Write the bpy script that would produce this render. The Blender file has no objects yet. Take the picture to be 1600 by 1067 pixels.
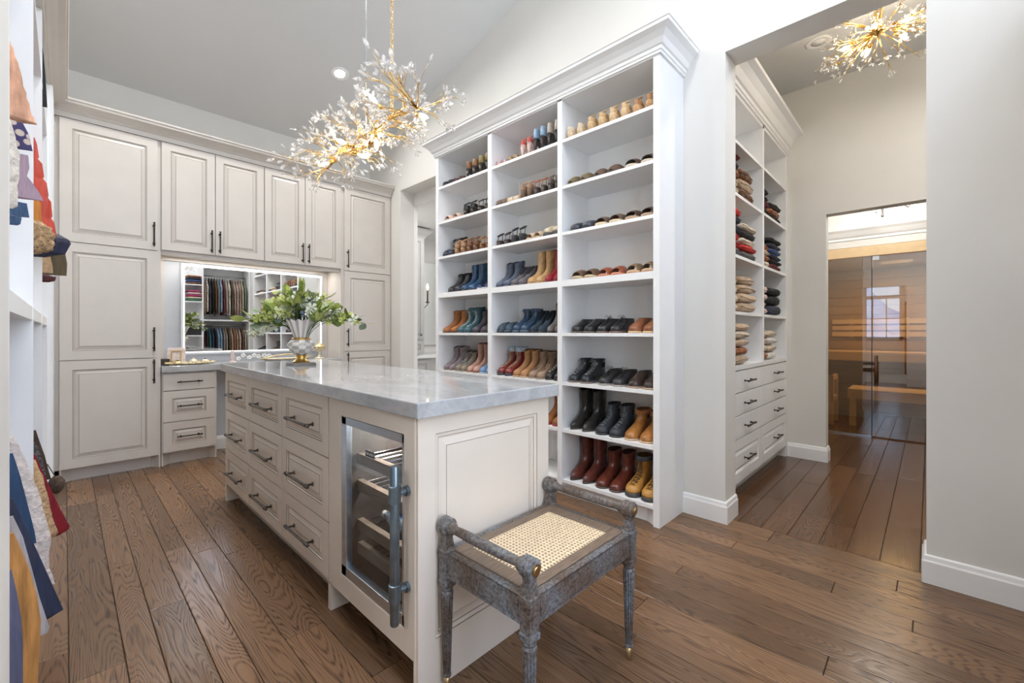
import bpy, math, random, zlib
from math import sin, cos, pi, sqrt, atan2, radians
from mathutils import Vector, Matrix
random.seed(7)
SC = bpy.context.scene
COL = SC.collection
# ------------------------------------------------------------------ camera
H = 1.16; FPX = 675.6; CX, CY = 800.0, 519.0
FX, FY = .719, .695
_n = sqrt(FX*FX+FY*FY); FX /= _n; FY /= _n
RX, RY = FY, -FX
cam = bpy.data.cameras.new('camera'); camo = bpy.data.objects.new('camera', cam); COL.objects.link(camo)
camo.location = (0, 0, H); camo.rotation_euler = (pi/2, 0, -atan2(FX, FY))
cam.lens = FPX/1600*36; cam.sensor_width = 36; cam.shift_y = -(533.5-CY)/1600; cam.clip_start = .02; cam.clip_end = 400
SC.camera = camo
# measurements taken from the photograph, turned into room coordinates
def ray(u, v): r = (u-CX)/FPX; return (FX+r*RX, FY+r*RY, (CY-v)/FPX)
def on_x(u, v, x): a = ray(u, v); t = x/a[0]; return (a[1]*t, H+a[2]*t)        # -> y, z
def on_y(u, v, y): a = ray(u, v); t = y/a[1]; return (a[0]*t, H+a[2]*t)        # -> x, z
def on_z(u, v, z): a = ray(u, v); t = (z-H)/a[2]; return (a[0]*t, a[1]*t)
# ------------------------------------------------------------------ world, exposure
w = bpy.data.worlds.new('sky'); SC.world = w; w.use_nodes = True
wn = w.node_tree; wn.nodes.clear()
wo = wn.nodes.new('ShaderNodeOutputWorld'); wb = wn.nodes.new('ShaderNodeBackground'); wt = wn.nodes.new('ShaderNodeTexCoord'); wz = wn.nodes.new('ShaderNodeSeparateXYZ'); wr = wn.nodes.new('ShaderNodeValToRGB')
wr.color_ramp.elements[0].position = .0; wr.color_ramp.elements[0].color = (.62, .76, .95, 1); wr.color_ramp.elements[1].position = .45; wr.color_ramp.elements[1].color = (.13, .30, .72, 1)
wb.inputs[1].default_value = 3.2
wn.links.new(wt.outputs['Generated'], wz.inputs[0]); wn.links.new(wz.outputs[2], wr.inputs[0]); wn.links.new(wr.outputs[0], wb.inputs[0]); wn.links.new(wb.outputs[0], wo.inputs[0])
SC.view_settings.view_transform = 'Standard'; SC.view_settings.look = 'None'; SC.view_settings.gamma = 1
SC.view_settings.exposure = 0.38; SC.view_settings.use_curve_mapping = False
SC.cycles.use_denoising = True
SC.cycles.max_bounces = 10; SC.cycles.diffuse_bounces = 5; SC.cycles.glossy_bounces = 5
SC.cycles.transmission_bounces = 6; SC.cycles.transparent_max_bounces = 24
SC.cycles.sample_clamp_indirect = 6; SC.cycles.caustics_reflective = False; SC.cycles.caustics_refractive = False
def area(name, loc, rot, sx, sy, power, col=(1, 1, 1), spread=180):
    l = bpy.data.lights.new(name, 'AREA'); l.shape = 'RECTANGLE'; l.size = sx; l.size_y = sy; l.energy = power; l.color = col
    l.spread = radians(spread)
    o = bpy.data.objects.new(name, l); COL.objects.link(o); o.location = loc; o.rotation_euler = rot
    return o
def disk(name, loc, rot, d, power, col=(1, 1, 1), spread=150):
    l = bpy.data.lights.new(name, 'AREA'); l.shape = 'DISK'; l.size = d; l.energy = power; l.color = col; l.spread = radians(spread)
    o = bpy.data.objects.new(name, l); COL.objects.link(o); o.location = loc; o.rotation_euler = rot
    return o
def point(name, loc, power, col=(1, .85, .65), r=.03):
    l = bpy.data.lights.new(name, 'POINT'); l.energy = power; l.color = col; l.shadow_soft_size = r
    o = bpy.data.objects.new(name, l); COL.objects.link(o); o.location = loc
    return o
sl = bpy.data.lights.new('sun', 'SUN'); sl.energy = 6; sl.angle = radians(.6); sl.color = (1, .96, .90); so = bpy.data.objects.new('sun', sl); COL.objects.link(so)
so.rotation_euler = Vector((-.60, -.35, -.70)).to_track_quat('-Z', 'Y').to_euler()
# soft fill lights added behind the camera, set in made-up windows
area('gable_fill_light', (1.35, -.83, 3.72), (radians(72), 0, 0), 2.2, 1.15, 22, (.93, .965, 1))  # added high fill light, no such source known
area('rear_fill_light', (.66, -.80, 1.55), (radians(84), 0, 0), 1.05, 1.7, 15, (.93, .965, 1))  # added fill light for the low parts of the room
area('entry_fill_light', (-2.2, .6, 2.95), (0, 0, 0), 1.2, 1.2, 40, (.95, .98, 1))  # unseen light added so the entry walls show in the glass
# ------------------------------------------------------------------ materials
M = {}
def newmat(name):
    m = bpy.data.materials.new(name); m.use_nodes = True; nt = m.node_tree; nt.nodes.clear()
    o = nt.nodes.new('ShaderNodeOutputMaterial'); M[name] = m
    return m, nt, o
def N(nt, t, **k):
    n = nt.nodes.new(t)
    for a, b in k.items():
        if a.startswith('i_'): n.inputs[a[2:].replace('_', ' ')].default_value = b
        else: setattr(n, a, b)
    return n
def L(nt, a, b): nt.links.new(a, b)
def c4(c): return (c[0], c[1], c[2], 1)
def ramp(nt, stops):
    r = nt.nodes.new('ShaderNodeValToRGB'); e = r.color_ramp.elements
    while len(e) < len(stops): e.new(.5)
    for q, (p, c) in zip(e, stops): q.position = p; q.color = c4(c)
    return r
def pm(name, col, rough=.5, metal=0, var=.06, scale=12, bump=0, bscale=60, emit=None, es=0, sheen=0, stretch=(1, 1, 1), spec=.5, coat=0):
    if name.startswith('cloth_') and not bump: bump = 1.0; bscale = 7; stretch = (5, 5, .7); var = max(var, .22)
    m, nt, o = newmat(name)
    b = N(nt, 'ShaderNodeBsdfPrincipled'); L(nt, b.outputs[0], o.inputs[0])
    b.inputs['Roughness'].default_value = rough; b.inputs['Metallic'].default_value = metal
    b.inputs['Specular IOR Level'].default_value = spec; b.inputs['Coat Weight'].default_value = coat
    if sheen: b.inputs['Sheen Weight'].default_value = sheen
    tc = N(nt, 'ShaderNodeTexCoord'); mp = N(nt, 'ShaderNodeMapping'); mp.inputs['Scale'].default_value = stretch
    L(nt, tc.outputs['Object'], mp.inputs[0])
    n = N(nt, 'ShaderNodeTexNoise', i_Scale=scale, i_Detail=3); L(nt, mp.outputs[0], n.inputs['Vector'])
    r = ramp(nt, [(.3, [max(0, x*(1-var)) for x in col]), (.7, [min(1, x*(1+var)) for x in col])])
    L(nt, n.outputs[0], r.inputs[0]); L(nt, r.outputs[0], b.inputs['Base Color'])
    if bump:
        n2 = N(nt, 'ShaderNodeTexNoise', i_Scale=bscale, i_Detail=3); L(nt, mp.outputs[0], n2.inputs['Vector'])
        bp = N(nt, 'ShaderNodeBump', i_Strength=bump, i_Distance=.004 if not name.startswith('cloth_') else .012); L(nt, n2.outputs[0], bp.inputs['Height']); L(nt, bp.outputs[0], b.inputs['Normal'])
    if emit: b.inputs['Emission Color'].default_value = c4(emit); b.inputs['Emission Strength'].default_value = es
    return m
pm('wall', (.735, .72, .685), .85, var=.015, scale=3)
pm('ceiling', (.68, .685, .69), .9, var=.01, scale=3)
pm('trim_white', (.86, .86, .855), .4, var=.01)
pm('cab_cream', (.605, .56, .51), .38, var=.025, scale=6)
pm('island_cream', (.80, .715, .615), .38, var=.02, scale=6)
pm('glaze', (.11, .08, .055), .6, var=.25, scale=30)
pm('cab_white', (.88, .885, .89), .38, var=.01)
pm('cab_grey', (.50, .50, .50), .45, var=.03)
pm('knee_grey', (.55, .57, .60), .6, var=.02)
pm('bronze', (.045, .038, .033), .35, .85, var=.3, scale=40)
pm('nickel', (.15, .13, .115), .3, .9, var=.3, scale=40)
pm('steel', (.60, .68, .76), .28, 1, var=.06, scale=8, stretch=(1, 1, 14))
pm('gunmetal', (.20, .26, .31), .32, .95, var=.15, scale=30)
pm('brass', (.55, .40, .20), .3, 1, var=.15)
pm('gold', (.80, .52, .17), .25, 1, var=.15, scale=30)
pm('chrome', (.6, .6, .62), .15, 1, var=.05)
pm('fridge_liner', (.10, .085, .075), .5, var=.2)
pm('shelf_wood', (.42, .33, .25), .5, var=.15, stretch=(8, 1, 8))
pm('black', (.015, .015, .017), .45, var=.2)
pm('white_plain', (.85, .85, .83), .5, var=.03)
pm('led', (1, 1, 1), .5, emit=(1, .98, .95), es=3.0)
pm('bulb', (1, 1, 1), .5, emit=(1, .86, .62), es=9)
pm('can_lens', (1, 1, 1), .5, emit=(1, .97, .92), es=12)
pm('snow', (.80, .84, .90), .9, var=.2, scale=.12)
pm('hill', (.62, .66, .74), .9, var=.45, scale=.09)
pm('carpet', (.55, .52, .48), .95, var=.08, scale=60)
# mirror
m, nt, o = newmat('mirror'); g = N(nt, 'ShaderNodeBsdfGlossy', i_Roughness=0.0); g.inputs[0].default_value = (.9, .92, .93, 1); L(nt, g.outputs[0], o.inputs[0])
# glass kinds: clear tint plus a fresnel reflection
def glass(name, tint, ior=1.5, boost=0.0, rough=0):
    m, nt, o = newmat(name)
    t = N(nt, 'ShaderNodeBsdfTransparent'); t.inputs[0].default_value = c4(tint)
    g = N(nt, 'ShaderNodeBsdfGlossy', i_Roughness=rough)
    f = N(nt, 'ShaderNodeLayerWeight', i_Blend=.5); pw = N(nt, 'ShaderNodeMath', operation='POWER'); pw.inputs[1].default_value = 4.5; L(nt, f.outputs['Facing'], pw.inputs[0])
    a = N(nt, 'ShaderNodeMath', operation='MULTIPLY_ADD'); a.inputs[1].default_value = .85; a.inputs[2].default_value = .03+boost; a.use_clamp = True
    L(nt, pw.outputs[0], a.inputs[0]); mx = N(nt, 'ShaderNodeMixShader'); L(nt, a.outputs[0], mx.inputs[0]); L(nt, t.outputs[0], mx.inputs[1]); L(nt, g.outputs[0], mx.inputs[2]); L(nt, mx.outputs[0], o.inputs[0])
glass('window_glass', (.96, .98, .98))
glass('bronze_glass', (.86, .76, .60), 1.5, .16)
glass('fridge_glass', (.80, .83, .86), 1.45, .0)
glass('bottle_glass', (.82, .90, .96), 1.4, .10)
m, nt, o = newmat('crystal')
t = N(nt, 'ShaderNodeBsdfTransparent'); t.inputs[0].default_value = (.97, .97, .98, 1); g = N(nt, 'ShaderNodeBsdfGlossy', i_Roughness=.05)
d = N(nt, 'ShaderNodeBsdfTranslucent'); d.inputs[0].default_value = (1, .98, .95, 1)
d2 = N(nt, 'ShaderNodeBsdfDiffuse'); d2.inputs[0].default_value = (.95, .94, .92, 1)
lw = N(nt, 'ShaderNodeLayerWeight', i_Blend=.45); tcc = N(nt, 'ShaderNodeTexCoord'); nn = N(nt, 'ShaderNodeTexNoise', i_Scale=60); L(nt, tcc.outputs['Object'], nn.inputs['Vector'])
m1 = N(nt, 'ShaderNodeMixShader'); m2 = N(nt, 'ShaderNodeMixShader'); m3 = N(nt, 'ShaderNodeMixShader', i_Fac=.5)
L(nt, lw.outputs['Facing'], m1.inputs[0]); L(nt, t.outputs[0], m1.inputs[1]); L(nt, g.outputs[0], m1.inputs[2])
L(nt, d.outputs[0], m3.inputs[1]); L(nt, d2.outputs[0], m3.inputs[2])
rr = ramp(nt, [(.4, (.06,)*3), (.66, (.50,)*3)]); L(nt, nn.outputs[0], rr.inputs[0])
L(nt, rr.outputs[0], m2.inputs[0]); L(nt, m1.outputs[0], m2.inputs[1]); L(nt, m3.outputs[0], m2.inputs[2]); L(nt, m2.outputs[0], o.inputs[0])
# oak planks: growth-ring contours of a stretched noise, fine pores, one tone per plank
def oak(name, along, light, dark, rough, amp=1.0, var=.28):
    m, nt, o = newmat(name)
    b = N(nt, 'ShaderNodeBsdfPrincipled'); L(nt, b.outputs[0], o.inputs[0])
    gp = N(nt, 'ShaderNodeNewGeometry'); oi = N(nt, 'ShaderNodeObjectInfo')
    mu = N(nt, 'ShaderNodeVectorMath', operation='SCALE'); mu.inputs[0].default_value = (37, 53, 91); L(nt, oi.outputs['Random'], mu.inputs['Scale'])
    ad = N(nt, 'ShaderNodeVectorMath', operation='ADD'); L(nt, gp.outputs['Position'], ad.inputs[0]); L(nt, mu.outputs[0], ad.inputs[1])
    def mapped(s):
        q = N(nt, 'ShaderNodeMapping'); q.inputs['Scale'].default_value = s if along == 'y' else (s[1], s[0], s[2]); L(nt, ad.outputs[0], q.inputs[0]); return q
    a = mapped((9.0, .85, 3)); n1 = N(nt, 'ShaderNodeTexNoise', i_Scale=1.0, i_Detail=1.6, i_Roughness=.42, i_Distortion=.25); L(nt, a.outputs[0], n1.inputs['Vector'])
    k = N(nt, 'ShaderNodeMath', operation='MULTIPLY'); k.inputs[1].default_value = 235; L(nt, n1.outputs[0], k.inputs[0])
    s = N(nt, 'ShaderNodeMath', operation='SINE'); L(nt, k.outputs[0], s.inputs[0])
    p = mapped((170, 6, 20)); n2 = N(nt, 'ShaderNodeTexNoise', i_Scale=1.0, i_Detail=3); L(nt, p.outputs[0], n2.inputs['Vector'])
    q = mapped((2.2, .7, 1)); n3 = N(nt, 'ShaderNodeTexNoise', i_Scale=1.0, i_Detail=2); L(nt, q.outputs[0], n3.inputs['Vector'])
    s1 = N(nt, 'ShaderNodeMapRange'); s1.inputs[1].default_value = -.1; s1.inputs[2].default_value = 1.0; s1.inputs[3].default_value = 0; s1.inputs[4].default_value = .62*amp; L(nt, s.outputs[0], s1.inputs[0])
    s2 = N(nt, 'ShaderNodeMapRange'); s2.inputs[1].default_value = .4; s2.inputs[2].default_value = .75; s2.inputs[3].default_value = .35; s2.inputs[4].default_value = 1.0; L(nt, n2.outputs[0], s2.inputs[0])
    mm = N(nt, 'ShaderNodeMath', operation='MULTIPLY'); L(nt, s1.outputs[0], mm.inputs[0]); L(nt, s2.outputs[0], mm.inputs[1])
    s4 = N(nt, 'ShaderNodeMapRange'); s4.inputs[1].default_value = .5; s4.inputs[2].default_value = .8; s4.inputs[3].default_value = 0; s4.inputs[4].default_value = .22; L(nt, n2.outputs[0], s4.inputs[0])
    tot = N(nt, 'ShaderNodeMath', operation='ADD', use_clamp=True); L(nt, mm.outputs[0], tot.inputs[0]); L(nt, s4.outputs[0], tot.inputs[1])
    mx = N(nt, 'ShaderNodeMix', data_type='RGBA'); mx.inputs[6].default_value = c4(light); mx.inputs[7].default_value = c4(dark); L(nt, tot.outputs[0], mx.inputs[0])
    hv = N(nt, 'ShaderNodeHueSaturation'); L(nt, mx.outputs[2], hv.inputs['Color'])
    vr = N(nt, 'ShaderNodeMapRange'); vr.inputs[3].default_value = 1-var; vr.inputs[4].default_value = 1+var; L(nt, oi.outputs['Random'], vr.inputs[0])
    v2 = N(nt, 'ShaderNodeMapRange'); v2.inputs[1].default_value = .3; v2.inputs[2].default_value = .7; v2.inputs[3].default_value = .88; v2.inputs[4].default_value = 1.12; L(nt, n3.outputs[0], v2.inputs[0])
    vm = N(nt, 'ShaderNodeMath', operation='MULTIPLY'); L(nt, vr.outputs[0], vm.inputs[0]); L(nt, v2.outputs[0], vm.inputs[1]); L(nt, vm.outputs[0], hv.inputs['Value'])
    L(nt, hv.outputs[0], b.inputs['Base Color'])
    b.inputs['Roughness'].default_value = rough; b.inputs['Specular IOR Level'].default_value = .5
    bp = N(nt, 'ShaderNodeBump', i_Strength=.35, i_Distance=.0015, invert=True); L(nt, tot.outputs[0], bp.inputs['Height']); L(nt, bp.outputs[0], b.inputs['Normal'])
oak('oak_main', 'y', (.195, .108, .057), (.036, .018, .009), .25, 1.35, .26)
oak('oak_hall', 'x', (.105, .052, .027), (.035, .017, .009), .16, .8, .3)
oak('sauna_wood', 'y', (.36, .23, .11), (.24, .14, .065), .5, .6, .12)
oak('sauna_pale', 'y', (.68, .50, .29), (.55, .38, .21), .5, .5, .08)
oak('coat_wood', 'y', (.17, .075, .03), (.09, .035, .014), .4, .6, .1)
# counter stone
m, nt, o = newmat('quartzite'); b = N(nt, 'ShaderNodeBsdfPrincipled', i_Roughness=.07); L(nt, b.outputs[0], o.inputs[0])
tc = N(nt, 'ShaderNodeTexCoord'); mp = N(nt, 'ShaderNodeMapping'); mp.inputs['Rotation'].default_value = (.3, .2, .7); mp.inputs['Scale'].default_value = (1, .45, 1); L(nt, tc.outputs['Object'], mp.inputs[0])
n1 = N(nt, 'ShaderNodeTexNoise', i_Scale=4, i_Detail=6, i_Distortion=1.2); L(nt, mp.outputs[0], n1.inputs['Vector'])
n2 = N(nt, 'ShaderNodeTexNoise', i_Scale=26, i_Detail=5, i_Distortion=1.5); L(nt, mp.outputs[0], n2.inputs['Vector'])
r1 = ramp(nt, [(.30, (.40, .40, .405)), (.45, (.47, .47, .475)), (.55, (.51, .51, .515)), (.62, (.42, .425, .43)), (.75, (.50, .50, .50))]); L(nt, n1.outputs[0], r1.inputs[0])
r2 = ramp(nt, [(.35, (.86, .88, .90)), (.6, (1, 1, 1))]); L(nt, n2.outputs[0], r2.inputs[0])
mx = N(nt, 'ShaderNodeMix', data_type='RGBA', blend_type='MULTIPLY'); mx.inputs[0].default_value = 1; L(nt, r1.outputs[0], mx.inputs[6]); L(nt, r2.outputs[0], mx.inputs[7]); L(nt, mx.outputs[2], b.inputs['Base Color'])
# weathered stool wood: brown ground, blue-grey patina, fine open grain
m, nt, o = newmat('weathered'); b = N(nt, 'ShaderNodeBsdfPrincipled', i_Roughness=.5); L(nt, b.outputs[0], o.inputs[0])
tc = N(nt, 'ShaderNodeTexCoord'); n1 = N(nt, 'ShaderNodeTexNoise', i_Scale=7, i_Detail=4, i_Distortion=.5); L(nt, tc.outputs['Object'], n1.inputs['Vector'])
n2 = N(nt, 'ShaderNodeTexNoise', i_Scale=110, i_Detail=4, i_Distortion=.4); L(nt, tc.outputs['Object'], n2.inputs['Vector'])
r1 = ramp(nt, [(.36, (.135, .098, .075)), (.52, (.165, .150, .142)), (.68, (.20, .222, .245))]); L(nt, n1.outputs[0], r1.inputs[0])
r2 = ramp(nt, [(.36, (.42, .38, .36)), (.55, (.95, .95, .95)), (.72, (1.3, 1.32, 1.35))]); L(nt, n2.outputs[0], r2.inputs[0])
mx = N(nt, 'ShaderNodeMix', data_type='RGBA', blend_type='MULTIPLY'); mx.inputs[0].default_value = 1; L(nt, r1.outputs[0], mx.inputs[6]); L(nt, r2.outputs[0], mx.inputs[7]); L(nt, mx.outputs[2], b.inputs['Base Color'])
bp = N(nt, 'ShaderNodeBump', i_Strength=.4, i_Distance=.0015); L(nt, n2.outputs[0], bp.inputs['Height']); L(nt, bp.outputs[0], b.inputs['Normal'])
pm('seat_wood', (.19, .135, .095), .5, var=.35, scale=20, stretch=(1, 14, 1), bump=.3)
pm('cane', (.80, .63, .42), .55, var=.12, scale=60)
# ------------------------------------------------------------------ mesh helpers
def frame_of(d):
    d = Vector(d).normalized(); a = Vector((0, 0, 1)) if abs(d.z) < .9 else Vector((1, 0, 0))
    u = d.cross(a).normalized(); return u, d.cross(u).normalized()
class MB:
    def __init__(s): s.v = []; s.f = []; s.m = []
    def add(s, vs, fs, mi=0):
        o = len(s.v); s.v += [tuple(x) for x in vs]
        for f in fs: s.f.append([i+o for i in f]); s.m.append(mi)
    def box(s, x0, x1, y0, y1, z0, z1, mi=0):
        s.add([(x0, y0, z0), (x1, y0, z0), (x1, y1, z0), (x0, y1, z0), (x0, y0, z1), (x1, y0, z1), (x1, y1, z1), (x0, y1, z1)],
              [(0, 3, 2, 1), (4, 5, 6, 7), (0, 1, 5, 4), (1, 2, 6, 5), (2, 3, 7, 6), (3, 0, 4, 7)], mi); return s
    def prism(s, poly, fn, d0, d1, mi=0):
        n = len(poly); s.add([fn(p, d0) for p in poly]+[fn(p, d1) for p in poly],
            [list(range(n))[::-1], list(range(n, 2*n))]+[(i, (i+1) % n, n+(i+1) % n, n+i) for i in range(n)], mi); return s
    def loft(s, rings, mi=0, cap0=True, cap1=True, closed=True, mis=None):
        n = len(rings[0]); o = len(s.v)
        for r in rings: s.v += [tuple(p) for p in r]
        for k in range(len(rings)-1):
            for i in range(n if closed else n-1):
                j = (i+1) % n; s.f.append([o+k*n+i, o+k*n+j, o+(k+1)*n+j, o+(k+1)*n+i]); s.m.append(mis(k, i) if mis else mi)
        if cap0: s.f.append([o+i for i in range(n)][::-1]); s.m.append(mi)
        if cap1: s.f.append([o+(len(rings)-1)*n+i for i in range(n)]); s.m.append(mi)
        return s
    def tube(s, pts, r, n=8, mi=0, cap=True):
        pts = [Vector(p) for p in pts]; rs = r if isinstance(r, (list, tuple)) else [r]*len(pts); rings = []; u = None
        for i, p in enumerate(pts):
            d = (pts[min(i+1, len(pts)-1)]-pts[max(i-1, 0)])
            if d.length < 1e-9: d = Vector((0, 0, 1))
            d.normalize()
            if u is None: u, v = frame_of(d)
            else:
                u = (u-d*u.dot(d)); u = u.normalized() if u.length > 1e-6 else frame_of(d)[0]; v = d.cross(u)
            rings.append([p+(u*cos(2*pi*k/n)+v*sin(2*pi*k/n))*rs[i] for k in range(n)])
        return s.loft(rings, mi, cap, cap)
    def lathe(s, prof, c=(0, 0, 0), n=16, mi=0, axis='z', mis=None, cap=True):
        rings = []
        for r, h in prof:
            R = []
            for k in range(n):
                a = 2*pi*k/n; x, y = r*cos(a), r*sin(a)
                p = (x, y, h) if axis == 'z' else ((h, x, y) if axis == 'x' else (y, h, x))
                R.append((c[0]+p[0], c[1]+p[1], c[2]+p[2]))
            rings.append(R)
        return s.loft(rings, mi, cap, cap, mis=mis)
    def ball(s, c, r, n=10, mi=0, sc=(1, 1, 1)):
        prof = [(r*sin(pi*k/(n//2+1)), -r*cos(pi*k/(n//2+1))) for k in range(1, n//2+1)]
        o = len(s.v); s.lathe(prof, (0, 0, 0), n, mi)
        for i in range(o, len(s.v)): q = s.v[i]; s.v[i] = (c[0]+q[0]*sc[0], c[1]+q[1]*sc[1], c[2]+q[2]*sc[2])
        return s
    def xf(s, fn): s.v = [tuple(fn(p)) for p in s.v]; return s
    def build(s, name, mats, parent=None, smooth=False, local=False, bevel=0, kind=None, label=None):
        me = bpy.data.meshes.new(name)
        vs = s.v
        if parent is not None and not local:
            q = parent.matrix_basis.translation
            if parent.parent: q = q+parent.parent.matrix_basis.translation
            vs = [(a-q[0], b-q[1], c-q[2]) for a, b, c in vs]
        me.from_pydata(vs, [], s.f)
        for mm in ([mats] if isinstance(mats, str) else mats): me.materials.append(M[mm])
        me.polygons.foreach_set('material_index', s.m)
        if smooth: me.polygons.foreach_set('use_smooth', [True]*len(me.polygons))
        me.update()
        if smooth == 'auto': 
            try: me.set_sharp_from_angle(angle=radians(40))
            except Exception: pass
        o = bpy.data.objects.new(name, me); COL.objects.link(o)
        if parent is not None: o.parent = parent
        if bevel: bm = o.modifiers.new('bevel', 'BEVEL'); bm.width = bevel; bm.segments = 2; bm.limit_method = 'ANGLE'
        if kind: o['kind'] = kind
        if label: o['label'] = label
        return o
def thing(name, label, cat, loc=(0, 0, 0), rz=0, group=None):
    o = bpy.data.objects.new(name, None); COL.objects.link(o); o.location = loc; o.rotation_euler = (0, 0, rz); o.empty_display_size = .05
    o['label'] = label; o['category'] = cat
    if group: o['group'] = group
    return o
def tag(o, label, cat, group=None):
    o['label'] = label; o['category'] = cat
    if group: o['group'] = group
    return o
def struct(o): o['kind'] = 'structure'; return o
def dup(root, loc, rz, label, group=None):
    r = root.copy(); COL.objects.link(r); r.location = loc; r.rotation_euler = (0, 0, rz); r['label'] = label
    if group: r['group'] = group
    for ch in root.children:
        c = ch.copy(); COL.objects.link(c); c.parent = r
        for g in ch.children: d = g.copy(); COL.objects.link(d); d.parent = c
    return r
def sweep(path, prof, side=1):
    """mitred moulding along a plan path; profile in (out, z); side=+1 puts it left of the travel direction"""
    mb = MB(); P = [Vector(p) for p in path]; rings = []
    for i, p in enumerate(P):
        ns = []
        if i > 0: d = (p-P[i-1]).normalized(); ns.append(Vector((-d.y, d.x))*side)
        if i < len(P)-1: d = (P[i+1]-p).normalized(); ns.append(Vector((-d.y, d.x))*side)
        if len(ns) == 2: b = ns[0]+ns[1]; off = b/(b.dot(ns[0]))
        else: off = ns[0]
        rings.append([(p.x+off.x*a, p.y+off.y*a, z) for a, z in prof])
    mb.loft(rings); return mb
BASE = [(0, 0), (.016, 0), (.016, .10), (.012, .108), (.009, .124), (.004, .13), (0, .13)]
# raised-panel front: mesh in local (a = across, b = up, out = towards the room)
def front_rings(mb, w, h, t, stile, place, raised=True, rail=None):
    st = stile; sr = rail or stile
    if raised: spec = [(0, 0, 0), (0, t, 0), (1, t, 0), (1.0, t, 0, .0024, -.0012, 1), (1.0, t, 0, .0028, -.004, 0), (1.0, t, 0, .0075, -.0045, 0), (1.0, t, 0, .0092, -.0055, 1), (1.0, t, 0, .0096, -.0095, 0), (1.0, t, 0, .013, -.0095, 0), (1.0, t, 0, .034, -.0022, 0), (1.0, t, 0, .0362, -.0017, 1)]
    else: spec = [(0, 0, 0), (0, t, 0)]
    rings = []; ms = []
    for q in spec:
        i = q[0]; d = q[1]; e = 0; mi = q[2]
        if len(q) > 3: e = q[3]; d = t+q[4]; mi = q[5]
        ia = i*st+e; ib = i*sr+e
        rings.append([place(ia, ib, d), place(w-ia, ib, d), place(w-ia, h-ib, d), place(ia, h-ib, d)]); ms.append(mi)
    mb.loft(rings, 0, True, True, mis=lambda k, i: ms[k+1])
def bar_pull(mb, p0, p1, out, r=.0055, stand=.032, over=.022, mi=0, n=8):
    p0, p1, out = Vector(p0), Vector(p1), Vector(out); d = (p1-p0).normalized()
    a, b = p0+out*stand, p1+out*stand
    mb.tube([a-d*over, a-d*(over-.004), b+d*(over-.004), b+d*over], [r*.8, r, r, r*.8], n, mi)
    for p, q in ((p0, a), (p1, b)):
        mb.tube([p, p+out*.004, p+out*.005, q], [r*1.5, r*1.5, r*.8, r*.8], n, mi)
        mb.tube([q-d*.007, q+d*.007], r*1.35, n, mi)
    for e in (a-d*over, b+d*over): mb.tube([e-d*.004, e+d*.004], r*1.25, n, mi)
# ================================================================== STRUCTURE
XW = 2.785; XW2 = 2.975; YB = 5.30; XH = 4.72; XG = 6.20; YR = -.85; XL = -.08; XWL = -.70
def wallbox(name, boxes, mat='wall'):
    mb = MB()
    for b in boxes: mb.box(*b)
    return struct(mb.build(name, mat))
wallbox('wall_right', [(XW, XW2, -1.0, .012, 0, 5.1), (XW, XW2, .892, 3.42, 0, 5.1), (XW, XW2, 4.545, YB+.1, 0, 5.1), (XW, XW2, .012, .892, 2.86, 5.1), (XW, XW2, 3.42, 4.545, 2.85, 5.1)])
wallbox('wall_back', [(XWL-.1, XW, YB, YB+.1, 0, 5.1)])
wallbox('wall_left', [(XWL-.1, XWL, 1.40, YB, 0, 5.1), (XWL, XL, 1.08, 1.36, 0, 5.1), (XWL-.1, XWL, 1.08, 1.40, 0, 5.1), (XL-.12, XL, -.85, .36, 0, 5.1), (XL-.12, XL, .36, 1.08, 2.16, 5.1)])
gx0, gx1, gz0, gz1 = .2, 2.5, 3.1, 4.35
wallbox('wall_rear', [(1.22, XW2, YR-.12, YR, 0, gz0), (XL-.12, .10, YR-.12, YR, 0, gz0), (.10, 1.22, YR-.12, YR, 0, .65), (.10, 1.22, YR-.12, YR, 2.45, gz0), (XL-.12, XW2, YR-.12, YR, gz1, 5.1), (XL-.12, gx0, YR-.12, YR, gz0, gz1), (gx1, XW2, YR-.12, YR, gz0, gz1)])
mb = MB(); zc = lambda y: 3.41+.254*(YB-y)
mb.prism([(YB+.1, zc(YB+.1)), (YR-.2, zc(YR-.2)), (YR-.2, zc(YR-.2)+.1), (YB+.1, zc(YB+.1)+.1)], lambda p, d: (d, p[0], p[1]), XWL-.2, XW2)
struct(mb.build('ceiling', 'ceiling'))
# room beyond the wide opening, the lobby and the sauna front
wallbox('wall_passage', [(XH, XH+.12, .667, 1.9, 0, 3.5), (XH, XH+.12, -1.3, -.40, 0, 3.5), (XH, XH+.12, -.40, .667, 2.21, 3.5)])
wallbox('wall_passage_side', [(XW2, XH, 1.30, 1.40, 0, 3.5), (XW2, XH+.12, -1.1, -1.0, 0, 3.5)])
wallbox('ceiling_passage', [(XW2-.02, XH+.12, -1.1, 1.4, 3.40, 3.5)], 'ceiling')
wallbox('wall_lobby', [(XH+.12, XG+.12, 1.6, 1.7, 0, 2.85), (XH+.12, XG+.12, -1.3, -1.2, 0, 2.85), (XG, XG+.10, -1.3, 1.7, 2.12, 2.85), (XG, XG+.1, 1.25, 1.7, 0, 2.12), (XG, XG+.1, -1.3, -.75, 0, 2.12)], 'wall')
wallbox('ceiling_lobby', [(XH+.12, XG+.1, -1.3, 1.7, 2.80, 2.9)], 'ceiling')
struct(sweep([(XG, -1.2), (XG, 1.6)], [(0, 2.20), (.012, 2.20), (.014, 2.225), (.03, 2.24), (.06, 2.285), (.085, 2.31), (.09, 2.335), (0, 2.335)], 1).build('trim_lobby_crown', 'trim_white'))
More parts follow.
